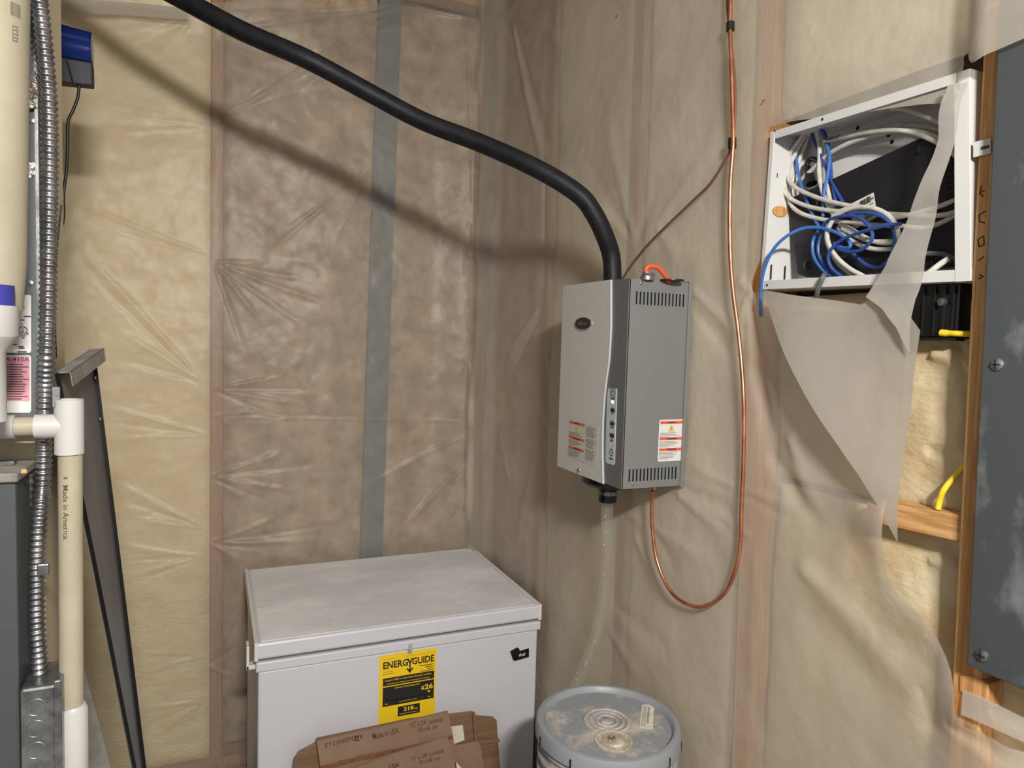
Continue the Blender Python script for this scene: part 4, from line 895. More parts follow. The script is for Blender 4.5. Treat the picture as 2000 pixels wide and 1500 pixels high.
for pts, m_, lab in B: cab(pts, BR_, m_, 'network_cable', lab, group=G2)
cab([(1120, 1128, .040), (1200, 1125, .040), (1290, 1130, .040), (1400, 1172, .050)], 0.004, 'greycable', 'grey_cable', 'grey cable leaving the right side of the wall box')
cab([(470, 1262, .020), (458, 1285, -.014), (432, 1340, -.016), (415, 1400, -.010), (408, 1450, .006)], 0.0045, 'greycable', 'grey_cable', 'grey cable bent down over the lower edge of the wall box')
o = cab([(420, 480, .070), (375, 465, .070), (340, 510, .068), (350, 590, .066), (385, 640, .066)], 0.005, 'black', 'adapter_cable', 'black power cord with plug behind the cables in the wall box')
c0 = at(1480+345*.28, 180+520*.28, 'x', XW+.066); c1 = at(1480+375*.28, 180+640*.28, 'x', XW+.062); MB().tube([c0, c0*0.5+c1*0.5, c1], [0.006, 0.009, 0.011], 12).build('plug', M['black'], o)

# ================================================================== SLATE PANEL COVER
XS = XW-0.030
a = at(1945, 140, 'x', XS); b = at(1888, 1299, 'x', XS)
ep = thing('breaker_panel', 'slate grey steel panel cover with screws and plaster smears at the right edge', 'panel cover', (XS, 0.4, b.z))
zt = 2.16
yt = a.y+(a.y-b.y)*(zt-a.z)/(a.z-b.z)
MB().hexa([(XS, 0.26, b.z), (XS+0.022, 0.26, b.z), (XS+0.022, b.y-0.002, b.z), (XS, b.y, b.z)], [(XS, 0.28, zt), (XS+0.022, 0.28, zt), (XS+0.022, yt-0.002, zt), (XS, yt, zt)]).build('cover', M['panel'], ep, bevel=0.002)
for x, y in ((1948, 712), (1918, 1280)):
    q = at(x, y, 'x', XS); s = MB().lathe([(0.0092, 0), (0.0088, 0.002), (0.005, 0.0042), (0.001, 0.0045)], q, 20, (-1, 0, 0)).build('screw', M['steel'], ep, smooth='auto')
    k = MB(); k.box((XS-0.0052, q.y-0.006, q.z-0.001), (XS-0.0040, q.y+0.006, q.z+0.001)); k.box((XS-0.0052, q.y-0.001, q.z-0.006), (XS-0.0040, q.y+0.001, q.z+0.006)); k.build('cross_slot', M['ink'], s)

# ================================================================== BUCKETS
def bucket(cx, cy, z0, r, h, lid, label):
    t = thing('bucket', label, 'bucket', (cx, cy, z0))
    p = [(r*0.80, 0), (r*0.84, 0.006)]; z = 0.006
    body = h-(0.012 if lid else 0)
    prof = [(r*0.82, 0), (r*0.845, 0.008), (r*0.90, body*0.60)]
    for zc in (0.66, 0.76, 0.85, 0.93): prof += [(r*0.915, body*zc-0.012), (r*0.965, body*zc-0.009), (r*0.965, body*zc-0.004), (r*0.920, body*zc)]
    prof += [(r*0.93, body), (r*0.91, body), (r*0.88, body*0.6), (r*0.82, 0.01)]
    MB().lathe(prof, (cx, cy, z0), 64).build('pail', M['pail_dirty'], t, smooth='auto')
    if not lid: return t
    Z = z0+h
    def onlid(px, py, dz):
        p = at(px, py, 'z', 0.802+dz); return Vector((p.x, p.y, p.z+Z-0.802))
    lp = [(0.0, -0.014), (r*0.86, -0.014), (r*0.875, -0.006), (r*0.90, -0.001), (r*0.935, 0.0), (r*0.975, -0.002), (r*0.995, -0.010), (r*1.0, -0.034), (r*0.975, -0.036), (r*0.96, -0.012), (r*0.90, -0.008), (r*0.88, -0.020), (0.0, -0.020)]
    ld_ = MB().lathe(lp[1:-1], (cx, cy, Z), 72, cap=False)
    n = 72
    lidb = ld_.build('lid', M['pail'], t, smooth='auto')
    MB().lathe([(r*0.862, -0.018), (r*0.862, -0.0135)], (cx, cy, Z), 64).build('lid_disc', M['pail_dirty'], lidb)
    c = onlid(1185, 1408, -0.013)
    for r0 in (0.024, 0.037, 0.050):
        MB().tube([(c.x+r0*math.cos(a), c.y+r0*math.sin(a), Z-0.0133) for a in [2*math.pi*i/40 for i in range(41)]], 0.0036, 8, cap=False).build('moulded_ring', M['pail_ring'], lidb, smooth=True)
    MB().lathe([(0.016, 0), (0.015, 0.0015), (0.001, 0.002)], (c.x, c.y, Z-0.0135), 24).build('moulded_ring', M['pail_ring'], lidb, smooth=True)
    c = onlid(1198, 1447, -0.013)
    sp = MB().lathe([(0.042, 0), (0.042, 0.003), (0.037, 0.0035), (0.035, 0.0015), (0.026, 0.0015), (0.024, 0.006), (0.016, 0.0065), (0.001, 0.0065)], (c.x, c.y, Z-0.0135), 40).build('pour_spout', M['spout'], lidb, smooth='auto')
    f = MB().lathe([(0.010, 0), (0.009, 0.002), (0.001, 0.003)], (c.x-0.004, c.y+0.002, Z-0.007), 10); f.v = [(v[0], v[1], v[2]+random.uniform(-.0012, .0012)) for v in f.v]; f.build('foil_seal', M['foil'], lidb)
    # sticker
    Q = [onlid(x, y, -0.0128) for x, y in ((1254, 1376), (1278, 1377), (1275, 1424), (1249, 1422))]
    st = MB().prism(Q, (0, 0, 0.0004)).build('barcode_label', M['ptape'], lidb)
    k = MB(); fu = Q[1]-Q[0]; fv = Q[3]-Q[0]
    fr = Frame(Q[0]+Vector((0, 0, 0.0006)), fu, fv, (0, 0, 1))
    v = 0.12
    while v < 0.8:
        w = random.choice([0.012, 0.02, 0.03]); rect(k, fr, 0.5, v, 0.66, v+w, 0, 0.0002); v += w+0.018
    for u in (0.12, 0.2, 0.3, 0.38): rect(k, fr, u, 0.1, u+0.03, 0.92, 0, 0.0002)
    k.build('label_print', M['ink_grey'], lidb)
    # tear notches in the skirt
    for a in (-155, -128, -102, -75, -50, 170, 140, 100, 60, 20):
        t_ = math.radians(a+6); d = Vector((math.cos(t_), math.sin(t_), 0)); s = Vector((-d.y, d.x, 0))*0.0018; q = Vector((cx, cy, Z))+d*(r*0.9985)
        MB().hexa([q-s+Vector((0, 0, -0.036))-d*0.002, q+s+Vector((0, 0, -0.036))-d*0.002, q+s+Vector((0, 0, -0.036))+d*0.0012, q-s+Vector((0, 0, -0.036))+d*0.0012],
                  [q-s+Vector((0, 0, -0.016))-d*0.002, q+s+Vector((0, 0, -0.016))-d*0.002, q+s+Vector((0, 0, -0.016))+d*0.0012, q-s+Vector((0, 0, -0.016))+d*0.0012]).build('tear_notch', M['black_matt'], lidb)
    return t
bucket(0.830, 1.312, 0.400, 0.166, 0.402, True, 'lidded grey plastic bucket dusted with plaster, right of the freezer')
bucket(0.830, 1.312, 0.0, 0.166, 0.400, True, 'grey plastic bucket standing underneath the lidded plaster bucket')

# ================================================================== FLATTENED TILE CARTONS
def slab(pix, y, th, name, material, parent, lean=0.10, ztop=0.53):
    """board whose upper outline is seen at these spots; leans back on the freezer, foot on the floor"""
    P = [at(px, py, 'y', y) for px, py in pix]
    return P
def carton(name, label, pix_top, y, th, material):
    P = [at(px, py, 'y', y) for px, py in pix_top]
    zt = max(p.z for p in P); lean = 0.16
    f = lambda p: Vector((p.x, p.y-(zt-p.z)*lean, p.z))
    P = [f(p) for p in P]
    fl = [Vector((P[-1].x, y-zt*lean, 0.0)), Vector((P[0].x, y-zt*lean, 0.0))]
    t = thing(name, label, 'cardboard box', ((P[0].x+P[-1].x)/2, y-zt*lean, 0), group='flattened tile cartons leaning on the freezer')
    MB().prism(P+fl, (0, th, 0)).build('board', M[material], t)
    return t, f
# rear open carton
c1, f1 = carton('cardboard_carton', 'rearmost torn brown carton against the freezer front', [(566, 1530), (574, 1478), (583, 1466), (617, 1449), (618, 1442), (800, 1404), (921, 1389), (923, 1396), (960, 1398), (968, 1404), (970, 1530)], 1.985, 0.004, 'cardin')
for pts in ([(921, 1389), (922, 1440), (927, 1446), (970, 1440), (970, 1436), (929, 1436), (926, 1389)],):
    MB().prism([f1(at(x, y, 'y', 1.984)) for x, y in pts], (0, -0.008, 0)).build('torn_flap', M['cardin'], c1)
MB().prism([f1(at(x, y, 'y', 1.980)) for x, y in ((877, 1417), (902, 1413), (904, 1440), (876, 1450))], (0, -0.002, 0)).build('packing_tape', M['ptape'], c1)
MB().prism([f1(at(x, y, 'y', 1.976)) for x, y in ((876, 1452), (928, 1441), (935, 1452), (942, 1520), (880, 1520))], (0, -0.004, 0)).build('side_flap', M['card'], c1, bevel=0.0008)
# carton with the printed strip
YC = 1.955
c2, f2 = carton('cardboard_carton', 'brown tile carton with printed top strip, in the middle of the stack', [(628, 1530), (624, 1490), (618.5, 1448), (875, 1389.5), (882, 1430), (892, 1520)], YC, 0.006, 'card')
def print_on(c, f, y, items, off=0.0012):
    k = MB()
    for s, bl, br, tl in items:
        B0 = f(at(*bl, 'y', y)); B1 = f(at(*br, 'y', y)); T0 = f(at(*tl, 'y', y)); u = B1-B0; v = T0-B0
        text(k, s, lambda a, b: B0+u*a+v*b+Vector((0, -off, 0)), 0, 0, 1, 1)
    k.build('printing', M['ink_brown'], c)
print_on(c2, f2, YC, [('STONEPE', (634, 1458), (693, 1443.5), (633, 1450)), ('K', (703, 1441), (709.5, 1439.5), (702, 1434)), ('Made in USA', (728, 1442), (779, 1430), (726, 1431)), ("12'' x 24'' nominal", (803, 1419), (863, 1407.5), (802, 1410)), ('30 x 60  cm', (816, 1428), (853, 1419.5), (815, 1419))])
k = MB(); k.prism([f2(at(x, y, 'y', YC))+Vector((0, -0.0012, 0)) for x, y in ((693, 1445.5), (700.5, 1444), (699.5, 1434.5), (692, 1436.5))], (0, -0.0003, 0)); lg = k.build('logo_square', M['ink'], c2)
k = MB(); B0 = f2(at(694, 1444, 'y', YC)); u = f2(at(699.5, 1442.6, 'y', YC))-B0; v = f2(at(693.2, 1437.5, 'y', YC))-B0
text(k, 'A', lambda a, b: B0+u*a+v*b+Vector((0, -0.0018, 0)), 0, 0, 1, 1); k.build('logo_letter', M['card'], c2)
k = MB()
low = [(624, 1490), (650, 1484), (665, 1479), (690, 1474), (705, 1469), (740, 1463), (770, 1456), (800, 1450), (840, 1441), (881, 1430)]
A = [f2(at(x, y, 'y', YC)) for x, y in low]; Bq = [f2(at(x+1, y+9+(i % 3), 'y', YC)) for i, (x, y) in enumerate(low)]
n = len(A); k.add([p+Vector((0, -0.004, 0)) for p in A]+[p+Vector((0, -0.0005, 0)) for p in Bq], [(i, i+1, n+i+1, n+i) for i in range(n-1)]); k.build('torn_edge', M['cardedge'], c2)
# front carton
YD = 1.925
c3, f3 = carton('cardboard_carton', 'frontmost brown tile carton, lowest of the leaning stack', [(600, 1560), (640, 1512), (690, 1499), (760, 1474), (874, 1439), (882, 1470), (890, 1560)], YD, 0.006, 'card')
print_on(c3, f3, YD, [('USA', (759, 1499.5), (779, 1494), (758, 1490.5)), ("12'' x 24'' nominal", (803, 1483), (865, 1467), (802, 1476)), ('30 x 60  cm', (818, 1489), (857, 1480), (817, 1482))])
MB().prism([f3(at(x, y, 'y', YD-0.001)) for x, y in ((888, 1482), (894, 1490), (902, 1496), (902, 1540), (890, 1540))], (0, -0.002, 0)).build('packing_tape', M['ptape'], c3)

# ================================================================== LEFT : AIR HANDLER, PIPES, CONDUIT
YF = 1.15
XFR = at(73, 500, 'y', YF).x
ZL = at(33, 928, 'y', 1.06).z
ah = thing('air_handler', 'grey metal air handler cabinet with data stickers at the left edge', 'air handler', (-0.55, 1.3, 0))
cb = MB().box((-0.95, YF, ZL+0.04), (XFR, YF+0.03, 2.9)).build('front_panel', M['furnace'], ah, bevel=0.002)
MB().box((-0.95, YF+0.031, 0), (XFR-0.002, YF+0.20, 2.9)).build('side_panel', M['galv_side'], ah, bevel=0.004)
MB().box((-0.95, YF+0.201, 0), (-0.43, 2.35, 2.9)).build('plenum', M['galv'], ah, bevel=0.002)
XL = at(33, 1100, 'y', 1.06).x
lowc = MB().box((-0.95, 1.06, 0), (XL, YF+0.03, ZL)).build('lower_cabinet', M['furnace_low'], ah, bevel=0.003)
MB().box((-0.95, 1.052, ZL-0.008), (XL+0.004, YF+0.002, ZL+0.004)).build('ledge', M['dust'], lowc, bevel=0.002)
q = at(10, 905, 'z', ZL+0.006); MB().box((q.x-0.02, q.y-0.01, ZL+0.004), (q.x+0.012, q.y+0.008, ZL+0.010)).build('clip', M['steel'], lowc, bevel=0.001)
q = at(47, 920, 'z', ZL+0.006); MB().lathe([(0.004, 0), (0.003, 0.004), (0.001, 0.005)], (q.x, q.y, ZL+0.004), 8).build('foam_crumb', M['stud'], lowc)
for x, y in ((60, 553), (63, 236)): q = at(x, y, 'y', YF); MB().lathe([(0.0042, 0), (0.0036, 0.0025), (0.001, 0.003)], q, 12, (0, -1, 0)).build('rivet', M['steel'], cb, smooth='auto')
# seam strip
q0 = at(73, 60, 'y', YF-0.002); MB().box((q0.x-0.004, YF-0.006, ZL+0.05), (q0.x, YF, 2.9)).build('seam_flange', M['steel'], cb)
fl = MB(); rn = random.Random(2)
G = [[at(46+9*i+rn.uniform(-2, 2), 140+10*j+rn.uniform(-2, 2), 'y', YF-0.004-rn.random()*0.010) for j in range(8)] for i in range(4)]
for i in range(3):
    for j in range(7): fl.add([G[i][j], G[i+1][j], G[i+1][j+1], G[i][j+1]], [(0, 1, 2), (0, 2, 3)])
fl.build('foil_tape', M['foil'], cb)
fl = MB(); fl.prism([at(x, y, 'y', YF-0.001) for x, y in ((40, 318), (72, 318), (70, 340), (38, 362))], (0, -0.001, 0)); fl.build('foil_tape', M['foil'], cb)
# data stickers
def stick(P4, name, material, parent):
    return MB().prism([at(x, y, 'y', YF-0.0006) for x, y in P4], (0, -0.0005, 0)).build(name, M[material], parent)
s1 = stick([(-60, 576), (58, 576), (61, 579), (61, 686), (58, 689), (-60, 689)], 'data_sticker', 'paper', ah)
s2 = stick([(-60, 694), (58, 694), (61, 697), (61, 802), (58, 806), (-60, 806)], 'data_sticker', 'paper', ah)
stick([(8, 696), (58, 696), (58, 783), (8, 783)], 'pink_field', 'pink', s2).location.y -= 0.0006
stick([(-60, 742), (7, 742), (7, 747), (-60, 747)], 'blue_stripe', 'primer', s2).location.y -= 0.0007
k = MB(); f0 = lambda x, y: at(x, y, 'y', YF-0.0022)
def ptext(k, s, x0, y0, x1, y1):
    A, Bx, T = f0(x0, y1), f0(x1, y1), f0(x0, y0); text(k, s, lambda a, b: A+(Bx-A)*a+(T-A)*b, 0, 0, 1, 1)
ptext(k, 'R-410A', 12, 697.5, 57, 706)
rn = random.Random(8)
for i in range(15):
    y = 711+i*4.8; w = rn.uniform(30, 46); k.prism([f0(11, y), f0(11+w, y), f0(11+w, y+1.6), f0(11, y+1.6)], (0, -0.0002, 0))
k.build('sticker_print', M['ink_brown'], s2)
k = MB()
for y, a, b in ((580, 40, 46), (594, 38, 46), (600, 38, 48), (617, 46, 60), (624, 40, 48), (632, 41, 44), (655, 40, 50), (659, 42, 48), (668, 18, 28), (672, 18, 32), (676, 36, 46), (679, 36, 48), (686, 34, 52)): k.prism([f0(a, y), f0(b, y), f0(b, y+1.8), f0(a, y+1.8)], (0, -0.0002, 0))
c = f0(45, 645); k.tube([(c.x+0.0048*math.cos(a), c.y, c.z+0.0048*math.sin(a)) for a in [2*math.pi*i/24 for i in range(25)]], 0.0005, 5, cap=False)
ptext(k, 'UL', 42.5, 641, 47.5, 649); ptext(k, 'C', 37, 650, 39.5, 654); ptext(k, 'US', 51, 650, 56, 654)
k.build('sticker_print', M['ink'], s1)

# big vent pipe hanging in front of the cabinet
def vpipe(name, r, y, pts, material, parent, seg=40): ...
xr = lambda px, py, y: at(px, py, 'y', y).x
vp = thing('vent_pipe', 'wide cream plastic vent pipe at the upper left edge with blue primer band', 'pipe', (-0.25, 1.0, at(0, 660, 'y', 1.0).z-0.2))
R1 = 0.044; yv = 1.03
xt, xm_ = xr(57, 0, yv-0.02), xr(44, 520, yv-0.02)
z1_, z2_, z3_ = at(0, 557, 'y', yv-R1).z, at(0, 597, 'y', yv-R1).z, at(0, 657, 'y', yv-R1).z
up_ = MB().tube([(xm_-R1+(xt-xm_)*2, yv, 2.85), (xm_-R1+(xt-xm_), yv, 2.2), (xm_-R1, yv, z1_+0.03), (xm_-R1-0.005, yv, z2_)], R1, 40).build('pipe', M['pvc'], vp, smooth='auto')
xb_ = xr(28, 580, 0.985)
MB().tube([(xb_-0.034, 0.985, z1_), (xb_-0.034, 0.985, z2_-0.005)], 0.034, 36).build('primer_band', M['primer'], vp, smooth='auto')
xb_ = xr(36, 630, 0.985)
MB().lathe([(0.036, 0.0), (0.037, 0.002), (0.037, z2_-z3_), (0.034, z2_-z3_), (0.034, 0.001)], (xb_-0.037, 0.985, z3_), 40).build('coupling', M['pvcwhite'], vp, smooth='auto')
MB().lathe([(0.037, 0), (0.030, -0.010), (0.024, -0.018), (0.024, -0.10)], (xb_-0.037, 0.985, z3_), 36).build('reducer', M['pvcwhite'], vp, smooth='auto')
k = MB(); rn = random.Random(1)
def on_pipe(px, py):
    p = at(px, py, 'y', yv-R1*0.8); cxp = xm_-R1+(xt-xm_)*(p.z-z1_)/(2.2-z1_)
    d = max(-0.99, min(0.99, (p.x-cxp)/R1)); return Vector((cxp+(R1+0.0005)*d, yv-(R1+0.0005)*math.sqrt(1-d*d), p.z))
for yy in range(0, 27, 3):
    k.add([on_pipe(18, yy-1), on_pipe(33, yy+1), on_pipe(33, yy+2.6), on_pipe(18, yy+0.6)], [(0, 1, 2, 3)])
for yy in (45, 52, 60, 67, 73): k.add([on_pipe(21, yy), on_pipe(29, yy), on_pipe(29, yy+2), on_pipe(21, yy+2)], [(0, 1, 2, 3)])
for xx in (21, 28): k.add([on_pipe(xx, 44), on_pipe(xx+1.5, 44), on_pipe(xx+1.5, 75), on_pipe(xx, 75)], [(0, 1, 2, 3)])
k.build('pipe_print', M['ink_grey'], vp)

# condensate drain with tee
yd = 1.075
xd = at(135, 830, 'y', yd).x; zt_, zb_ = at(135, 780, 'y', yd).z, at(135, 886, 'y', yd).z; zc = at(60, 833, 'y', yd).z
dr = thing('condensate_drain', 'white plastic drain tee and cream pipe standing beside the air handler', 'pipe', (xd, yd, 0))
RT = 25.2/F_PX*((Vector((xd, yd, 1.5))-CAMP).dot(fw)); RP = 21/F_PX*((Vector((xd, yd, 1.5))-CAMP).dot(fw))
tee = MB().lathe([(RT*0.84, zb_+0.012), (RT*0.84, zb_), (RT, zb_), (RT, zt_), (RT*0.86, zt_), (RT*0.86, zt_-0.03), (0.0005, zt_-0.03)], (xd, yd, 0), 36, cap=False).build('tee', M['pvcwhite'], dr, smooth='auto')
xj = at(69, 833, 'y', yd).x
MB().lathe([(RT*0.92, 0), (RT*0.92, xd-xj), (RT*0.80, xd-xj), (RT*0.80, xd-xj-0.01)], (xd, yd, zc), 30, (-1, 0, 0)).build('tee_branch', M['pvcwhite'], tee, smooth='auto')
x2 = at(30, 833, 'y', yd).x
MB().tube([(xj+0.01, yd, zc), (x2-0.02, yd, zc)], RP*0.86, 28).build('stub_pipe', M['pvc'], dr, smooth='auto')
MB().lathe([(RT*0.9, 0), (RT*0.9, 0.06)], (x2, yd, zc), 28, (-1, 0, 0)).build('coupling', M['pvcwhite'], dr, smooth='auto')
z_s = at(135, 1380, 'y', yd).z
MB().tube([(xd+0.001, yd, zb_+0.01), (xd-0.001, yd, z_s-0.03)], RP, 32).build('drain_pipe', M['pvc'], dr, smooth='auto')
MB().lathe([(RP*1.0, z_s+0.002), (RT*1.02, z_s-0.004), (RT*1.02, z_s-0.10), (RP, z_s-0.102)], (xd+0.001, yd, 0), 32).build('socket', M['pvcwhite'], dr, smooth='auto')
MB().tube([(xd+0.001, yd, z_s-0.10), (xd+0.001, yd, 0.0)], RP, 28).build('lower_pipe', M['pvc'], dr, smooth='auto')
k = MB(); za, zb2 = at(130, 948, 'y', yd-RP).z, at(130, 1053, 'y', yd-RP).z
def wrap(u, v):     # lettering reads downwards round the front of the pipe
    a = math.radians(-90-6-18+v*26) ; a = math.radians(-100+ (v-0.5)*26)
    return Vector((xd+(RP+0.0004)*math.cos(a), yd+(RP+0.0004)*math.sin(a), za-u*(za-zb2)))
text(k, 'Made in America', wrap, 0, 0, 1, 1); text(k, 'W', wrap, -0.16, 0.1, 0.05, 0.8)
k.build('pipe_lettering', M['ink_brown'], dr)
bk = MB(); q = at(112, 770, 'y', yd-0.004); bk.box((q.x-0.004, yd-0.012, q.z-0.016), (q.x+0.004, yd-0.008, q.z+0.010)); bk.build('pipe_clip', M['steel'], dr)

# flexible steel conduit
yc = 1.085
cpts = [(72, -60), (76, 0), (83, 60), (90, 130), (95, 200), (97, 300), (96, 420), (95, 520), (93, 620), (91, 690), (88, 760), (86, 840), (85, 900), (82, 960), (76, 1020), (72, 1090), (71, 1160), (72, 1230), (76, 1290), (77, 1335)]
cps = [at(x, y, 'y', yc if y < 700 or y > 1000 else yc+0.02) for x, y in cpts]; cps = crom([Vector((cps[0].x-0.02, yc, 2.88)), Vector((cps[0].x-0.012, yc, 2.5))]+cps, 26)
# resample evenly so the ribs are regular
acc = [0]
for a, b in zip(cps, cps[1:]): acc.append(acc[-1]+(b-a).length)
Ltot = acc[-1]; pitch_ = 0.0081; NS = int(Ltot/pitch_*7); ev = []
xs_ = np.array([tuple(p) for p in cps])
for i in range(NS+1):
    s = Ltot*i/NS; ev.append(Vector([float(np.interp(s, acc, xs_[:, j])) for j in range(3)]))
RC = 16.3/F_PX*((ev[len(ev)//2]-CAMP).dot(fw))
fx = thing('flex_conduit', 'ribbed flexible steel conduit running down to the junction box', 'conduit', ev[-1])
MB().tube(ev, RC, 18, rfun=lambda i: RC*(0.88+0.12*math.cos(2*math.pi*i/7.0))).build('ribbed_sheath', M['flex'], fx, smooth=True)
MB().lathe([(RC*1.25, 0.012), (RC*1.25, 0), (RC*1.5, 0), (RC*1.5, -0.008)], ev[-1], 20, (0, 0, 1)).build('connector', M['steel'], fx, smooth='auto')
q = at(82, 1113, 'y', yc-RC-0.004); MB().box((q.x-0.006, q.y-0.001, q.z-0.008), (q.x+0.008, q.y+0.006, q.z+0.008)).build('strap_screw', M['steel'], fx, bevel=0.002)
# second conduit further back
c2p = crom([at(x, y, 'y', 1.14) for x, y in ((52, 925), (48, 1000), (44, 1080), (42, 1150), (42, 1260), (46, 1330))], 30)
acc2 = len(c2p); MB().tube(c2p, 0.010, 14, rfun=lambda i: 0.009+0.0013*math.cos(2*math.pi*i/6)).build('flex_conduit', M['flex'], smooth=True, label='dull ribbed conduit hidden between cabinet and brighter conduit', cat='conduit')

# junction box
J = [at(x, y, 'y', 1.045) for x, y in ((38, 1347), (110, 1340), (112, 1500), (38, 1500))]
jb = thing('junction_box', 'galvanised steel junction box below the flexible conduit', 'junction box', ((J[0].x+J[1].x)/2, 1.07, J[2].z-0.03))
MB().box((J[0].x, 1.045, J[2].z-0.03), (J[1].x, 1.125, J[0].z)).build('box_body', M['galv'], jb, bevel=0.004)
MB().box((J[1].x-0.003, 1.043, J[2].z-0.03), (J[1].x+0.006, 1.128, J[0].z+0.006)).build('side_cover', M['galv'], jb, bevel=0.002)
for py in (1382, 1424, 1466):
    q = at(70, py, 'y', 1.0445); MB().tube([(q.x+0.011*math.cos(a), 1.0448, q.z+0.011*math.sin(a)) for a in [2*math.pi*i/28 for i in range(29)]], 0.0007, 6, cap=False).build('knockout_ring', M['steel'], jb, smooth=True)

# ================================================================== BLUE DEVICE
by = 1.874
a, b, c, d = [at(x, y, 'y', by) for x, y in ((98, 36), (178, 58), (181, 167), (98, 160))]
bx0 = a.x-0.02; bx1 = b.x
bl = thing('blue_device', 'glossy blue plastic device box with black cord at the upper left', 'device', ((bx0+bx1)/2, by+0.03, c.z))
z0, z1 = c.z, a.z
def loft(t0, t1, bulge, n=12):
    mb = MB(); Lp = []; Rp = []
    for k in range(n+1):
        t_ = t0+(t1-t0)*k/n; yy = by+0.010*0+bulge(t_)
        l = d+(a-d)*t_; r = c+(b-c)*t_
        Lp.append(Vector((l.x-0.02, yy-0.006, l.z))); Rp.append(Vector((r.x, yy, r.z)))
    off = Vector((0, 0.030, 0)); A = Lp+Rp; n1 = n+1
    Bk = [Vector((p.x, by+0.030, p.z)) for p in A]
    f = [(i, i+1, n1+i+1, n1+i) for i in range(n)]; N_ = 2*n1
    f += [(N_+n1+i, N_+n1+i+1, N_+i+1, N_+i) for i in range(n)]
    f += [(n1+i, n1+i+1, N_+n1+i+1, N_+n1+i) for i in range(n)]+[(N_+i, N_+i+1, i+1, i) for i in range(n)]
    f += [(0, n1, N_+n1, N_), (n, N_+n, N_+n1+n, n1+n)]
    return mb.add(A+Bk, f)
loft(0.42, 1.0, lambda t: -0.004-0.012*math.sin(math.pi*min(1, (t-0.42)/0.58*0.9))+0.022*((t-0.42)/0.58)**3).build('blue_hood', M['blueplastic'], bl, smooth='auto', bevel=0.003)
loft(0.0, 0.419, lambda t: 0.0, 2).build('navy_base', M['navy'], bl, bevel=0.003)
MB().box((-0.445, by+0.005, z0+0.03), (bx0+0.004, by+0.028, z1-0.05)).build('mounting_arm', M['galv'], bl)
cp_ = [at(x, y, 'y', by+0.01) for x, y in ((155, 160), (152, 190), (143, 215), (133, 238), (132, 280), (130, 330), (124, 380), (124, 425), (115, 460), (98, 490))]
MB().tube([at(128, 112, 'y', by-0.002), at(136, 138, 'y', by-0.002), at(143, 163, 'y', by-0.002)], 0.0022, 8).build('loose_wire', M['tape'], bl, smooth='auto')
MB().tube(crom(cp_, 7), 0.0033, 10).build('power_cord', M['tape'], bl, smooth='auto')
wp = [at(x, y, 'y', 1.16) for x, y in ((98, 470), (112, 455), (112, 520), (108, 600), (108, 690))]
MB().tube(crom([at(x, y, 'y', 1.17) for x, y in ((120, 400), (114, 455), (108, 530), (107, 620), (110, 700))], 6), 0.0012, 6).build('thin_wire', M['tape'], bl, smooth='auto')

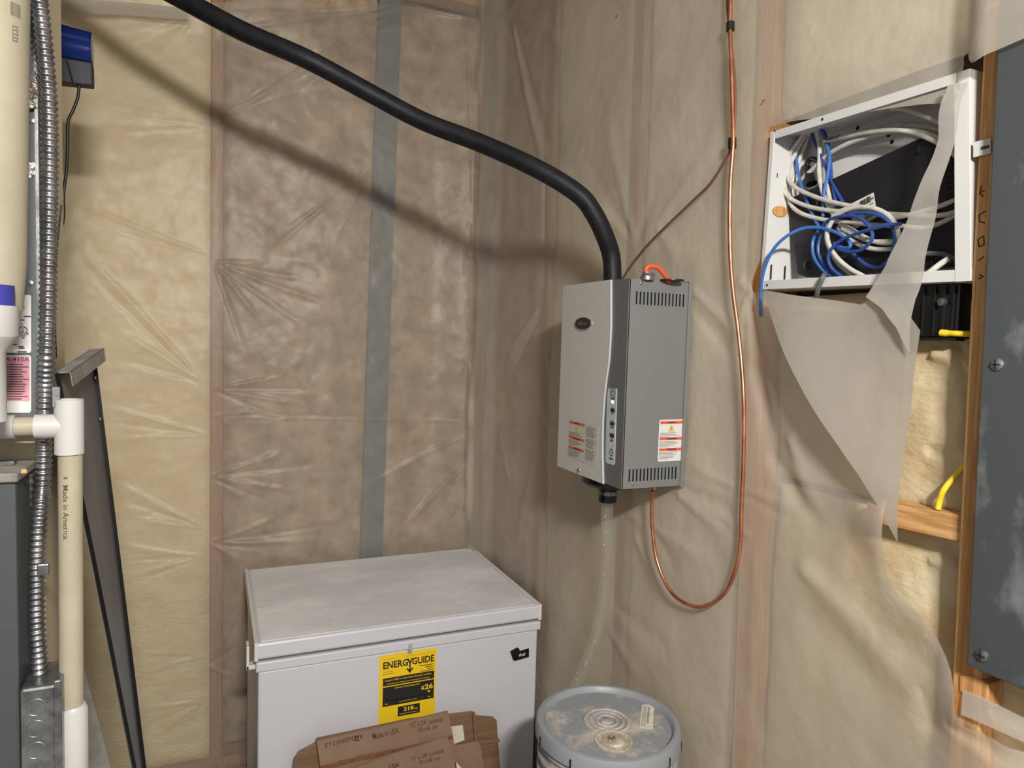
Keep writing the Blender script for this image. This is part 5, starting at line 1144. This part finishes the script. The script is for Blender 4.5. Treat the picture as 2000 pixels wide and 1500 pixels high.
# ================================================================== LEANING METAL PANELS
def lean():
    nT = at(106, 728, 'y', 1.15); fT = at(178, 682, 'y', 1.40); fB0 = at(279, 1500, 'y', 1.40)
    fB = fT+(fB0-fT)*(fT.z/(fT.z-fB0.z))
    nn = (fT-nT).cross(fB-nT).normalized(); nn = nn if nn.x > 0 else -nn
    def onp(px, py):
        d = rt2*((px-1000)/F_PX)+up2*(-(py-750)/F_PX)+fw; return CAMP+d*((nT-CAMP).dot(nn)/d.dot(nn))
    nM = onp(262, 1515)
    fM = fT+(fB-fT)*((fT.z-nM.z)/fT.z); nB = fB+(nM-fM)
    t = thing('metal_panel', 'dark grey flanged sheet metal panel leaning beside the air handler', 'metal panel', ((nB.x+fB.x)/2, 1.27, 0))
    MB().prism([nT, fT, fB, nB, nM], -nn*0.0015).build('face', M['leanpanel'], t)
    W = 0.020; up1 = nn*W
    inn = lambda p, q, d: p+(q-p).normalized()*d
    def fl(a, b, ai, bi, w, name, m_): MB().hexa([a, b, bi, ai], [a+nn*w, b+nn*w, bi+nn*w, ai+nn*w]).build(name, M[m_], t)
    fl(nT, fT, inn(nT, nM, 0.0015), inn(fT, fB, 0.0015), W, 'top_flange', 'leanedge')
    MB().hexa([nT+up1, fT+up1, fT+up1-nn*0.0015, nT+up1-nn*0.0015], [inn(nT, nM, 0.022)+up1, inn(fT, fB, 0.022)+up1, inn(fT, fB, 0.022)+up1-nn*0.0015, inn(nT, nM, 0.022)+up1-nn*0.0015]).build('top_lip', M['leanedge'], t)
    fl(fT, fB, inn(fT, nT, 0.0015), inn(fB, nB, 0.0015), 0.006, 'side_flange', 'black')
    fl(nT, nM, inn(nT, fT, 0.0015), inn(nM, fM, 0.0015), 0.006, 'side_flange', 'black')
    for f_ in (0.03, 0.075): MB().lathe([(0.004, 0), (0.003, 0.002)], fT+(fB-fT)*f_+nn*0.002+(nT-fT).normalized()*0.008, 10, nn).build('rivet', M['steel'], t)
    # smaller pale sheet behind
    A = [at(150, 1285, 'y', 1.45), at(160, 1292, 'y', 1.45), at(190, 1400, 'y', 1.45), at(222, 1520, 'y', 1.45), at(150, 1520, 'y', 1.45)]
    dz = A[3].z
    A2 = A[:4]+[Vector((A[3].x+0.14, 1.45, 0)), Vector((A[4].x+0.02, 1.45, 0))]+[A[4]]
    MB().prism(A2, (0, 0.002, 0)).build('sheet_metal_offcut', M['leanedge'], label='pale grey sheet metal offcut behind the drain pipe near the floor', cat='metal sheet')
lean()

# ================================================================== LAMP (out of the picture, above and behind the camera)
bt = thing('shop_light', 'twin-tube shop light hung above and behind the viewer', 'lamp', LAMP)
lo.parent = bt; lo.location = (0, 0, 0)
RX = Matrix.Rotation(math.radians(52), 4, 'X')
def lamp_part(mb, name, m_, **k):
    mb.v = [tuple(RX @ Vector(v)+Vector(LAMP)) for v in mb.v]; return mb.build(name, m_, bt, **k)
lamp_part(MB().box((-0.16, -0.06, 0.03), (0.16, 0.06, 0.06)), 'housing', M['boxwhite'], bevel=0.004)
for y in (-0.025, 0.025): lamp_part(MB().tube([(-0.14, y, 0.014), (0.14, y, 0.014)], 0.011, 12), 'tube', M['bulb'], smooth='auto')
for x in (-0.12, 0.12): MB().tube([(LAMP[0]+x, LAMP[1], LAMP[2]+0.03), (LAMP[0]+x, LAMP[1], 3.1)], 0.002, 6).build('hanging_chain', M['steel'], bt)
MB().box((LAMP[0]-0.35, LAMP[1]-0.05, 3.1), (LAMP[0]+0.35, LAMP[1]+0.05, 3.14)).build('mounting_board', M['joist'], bt)
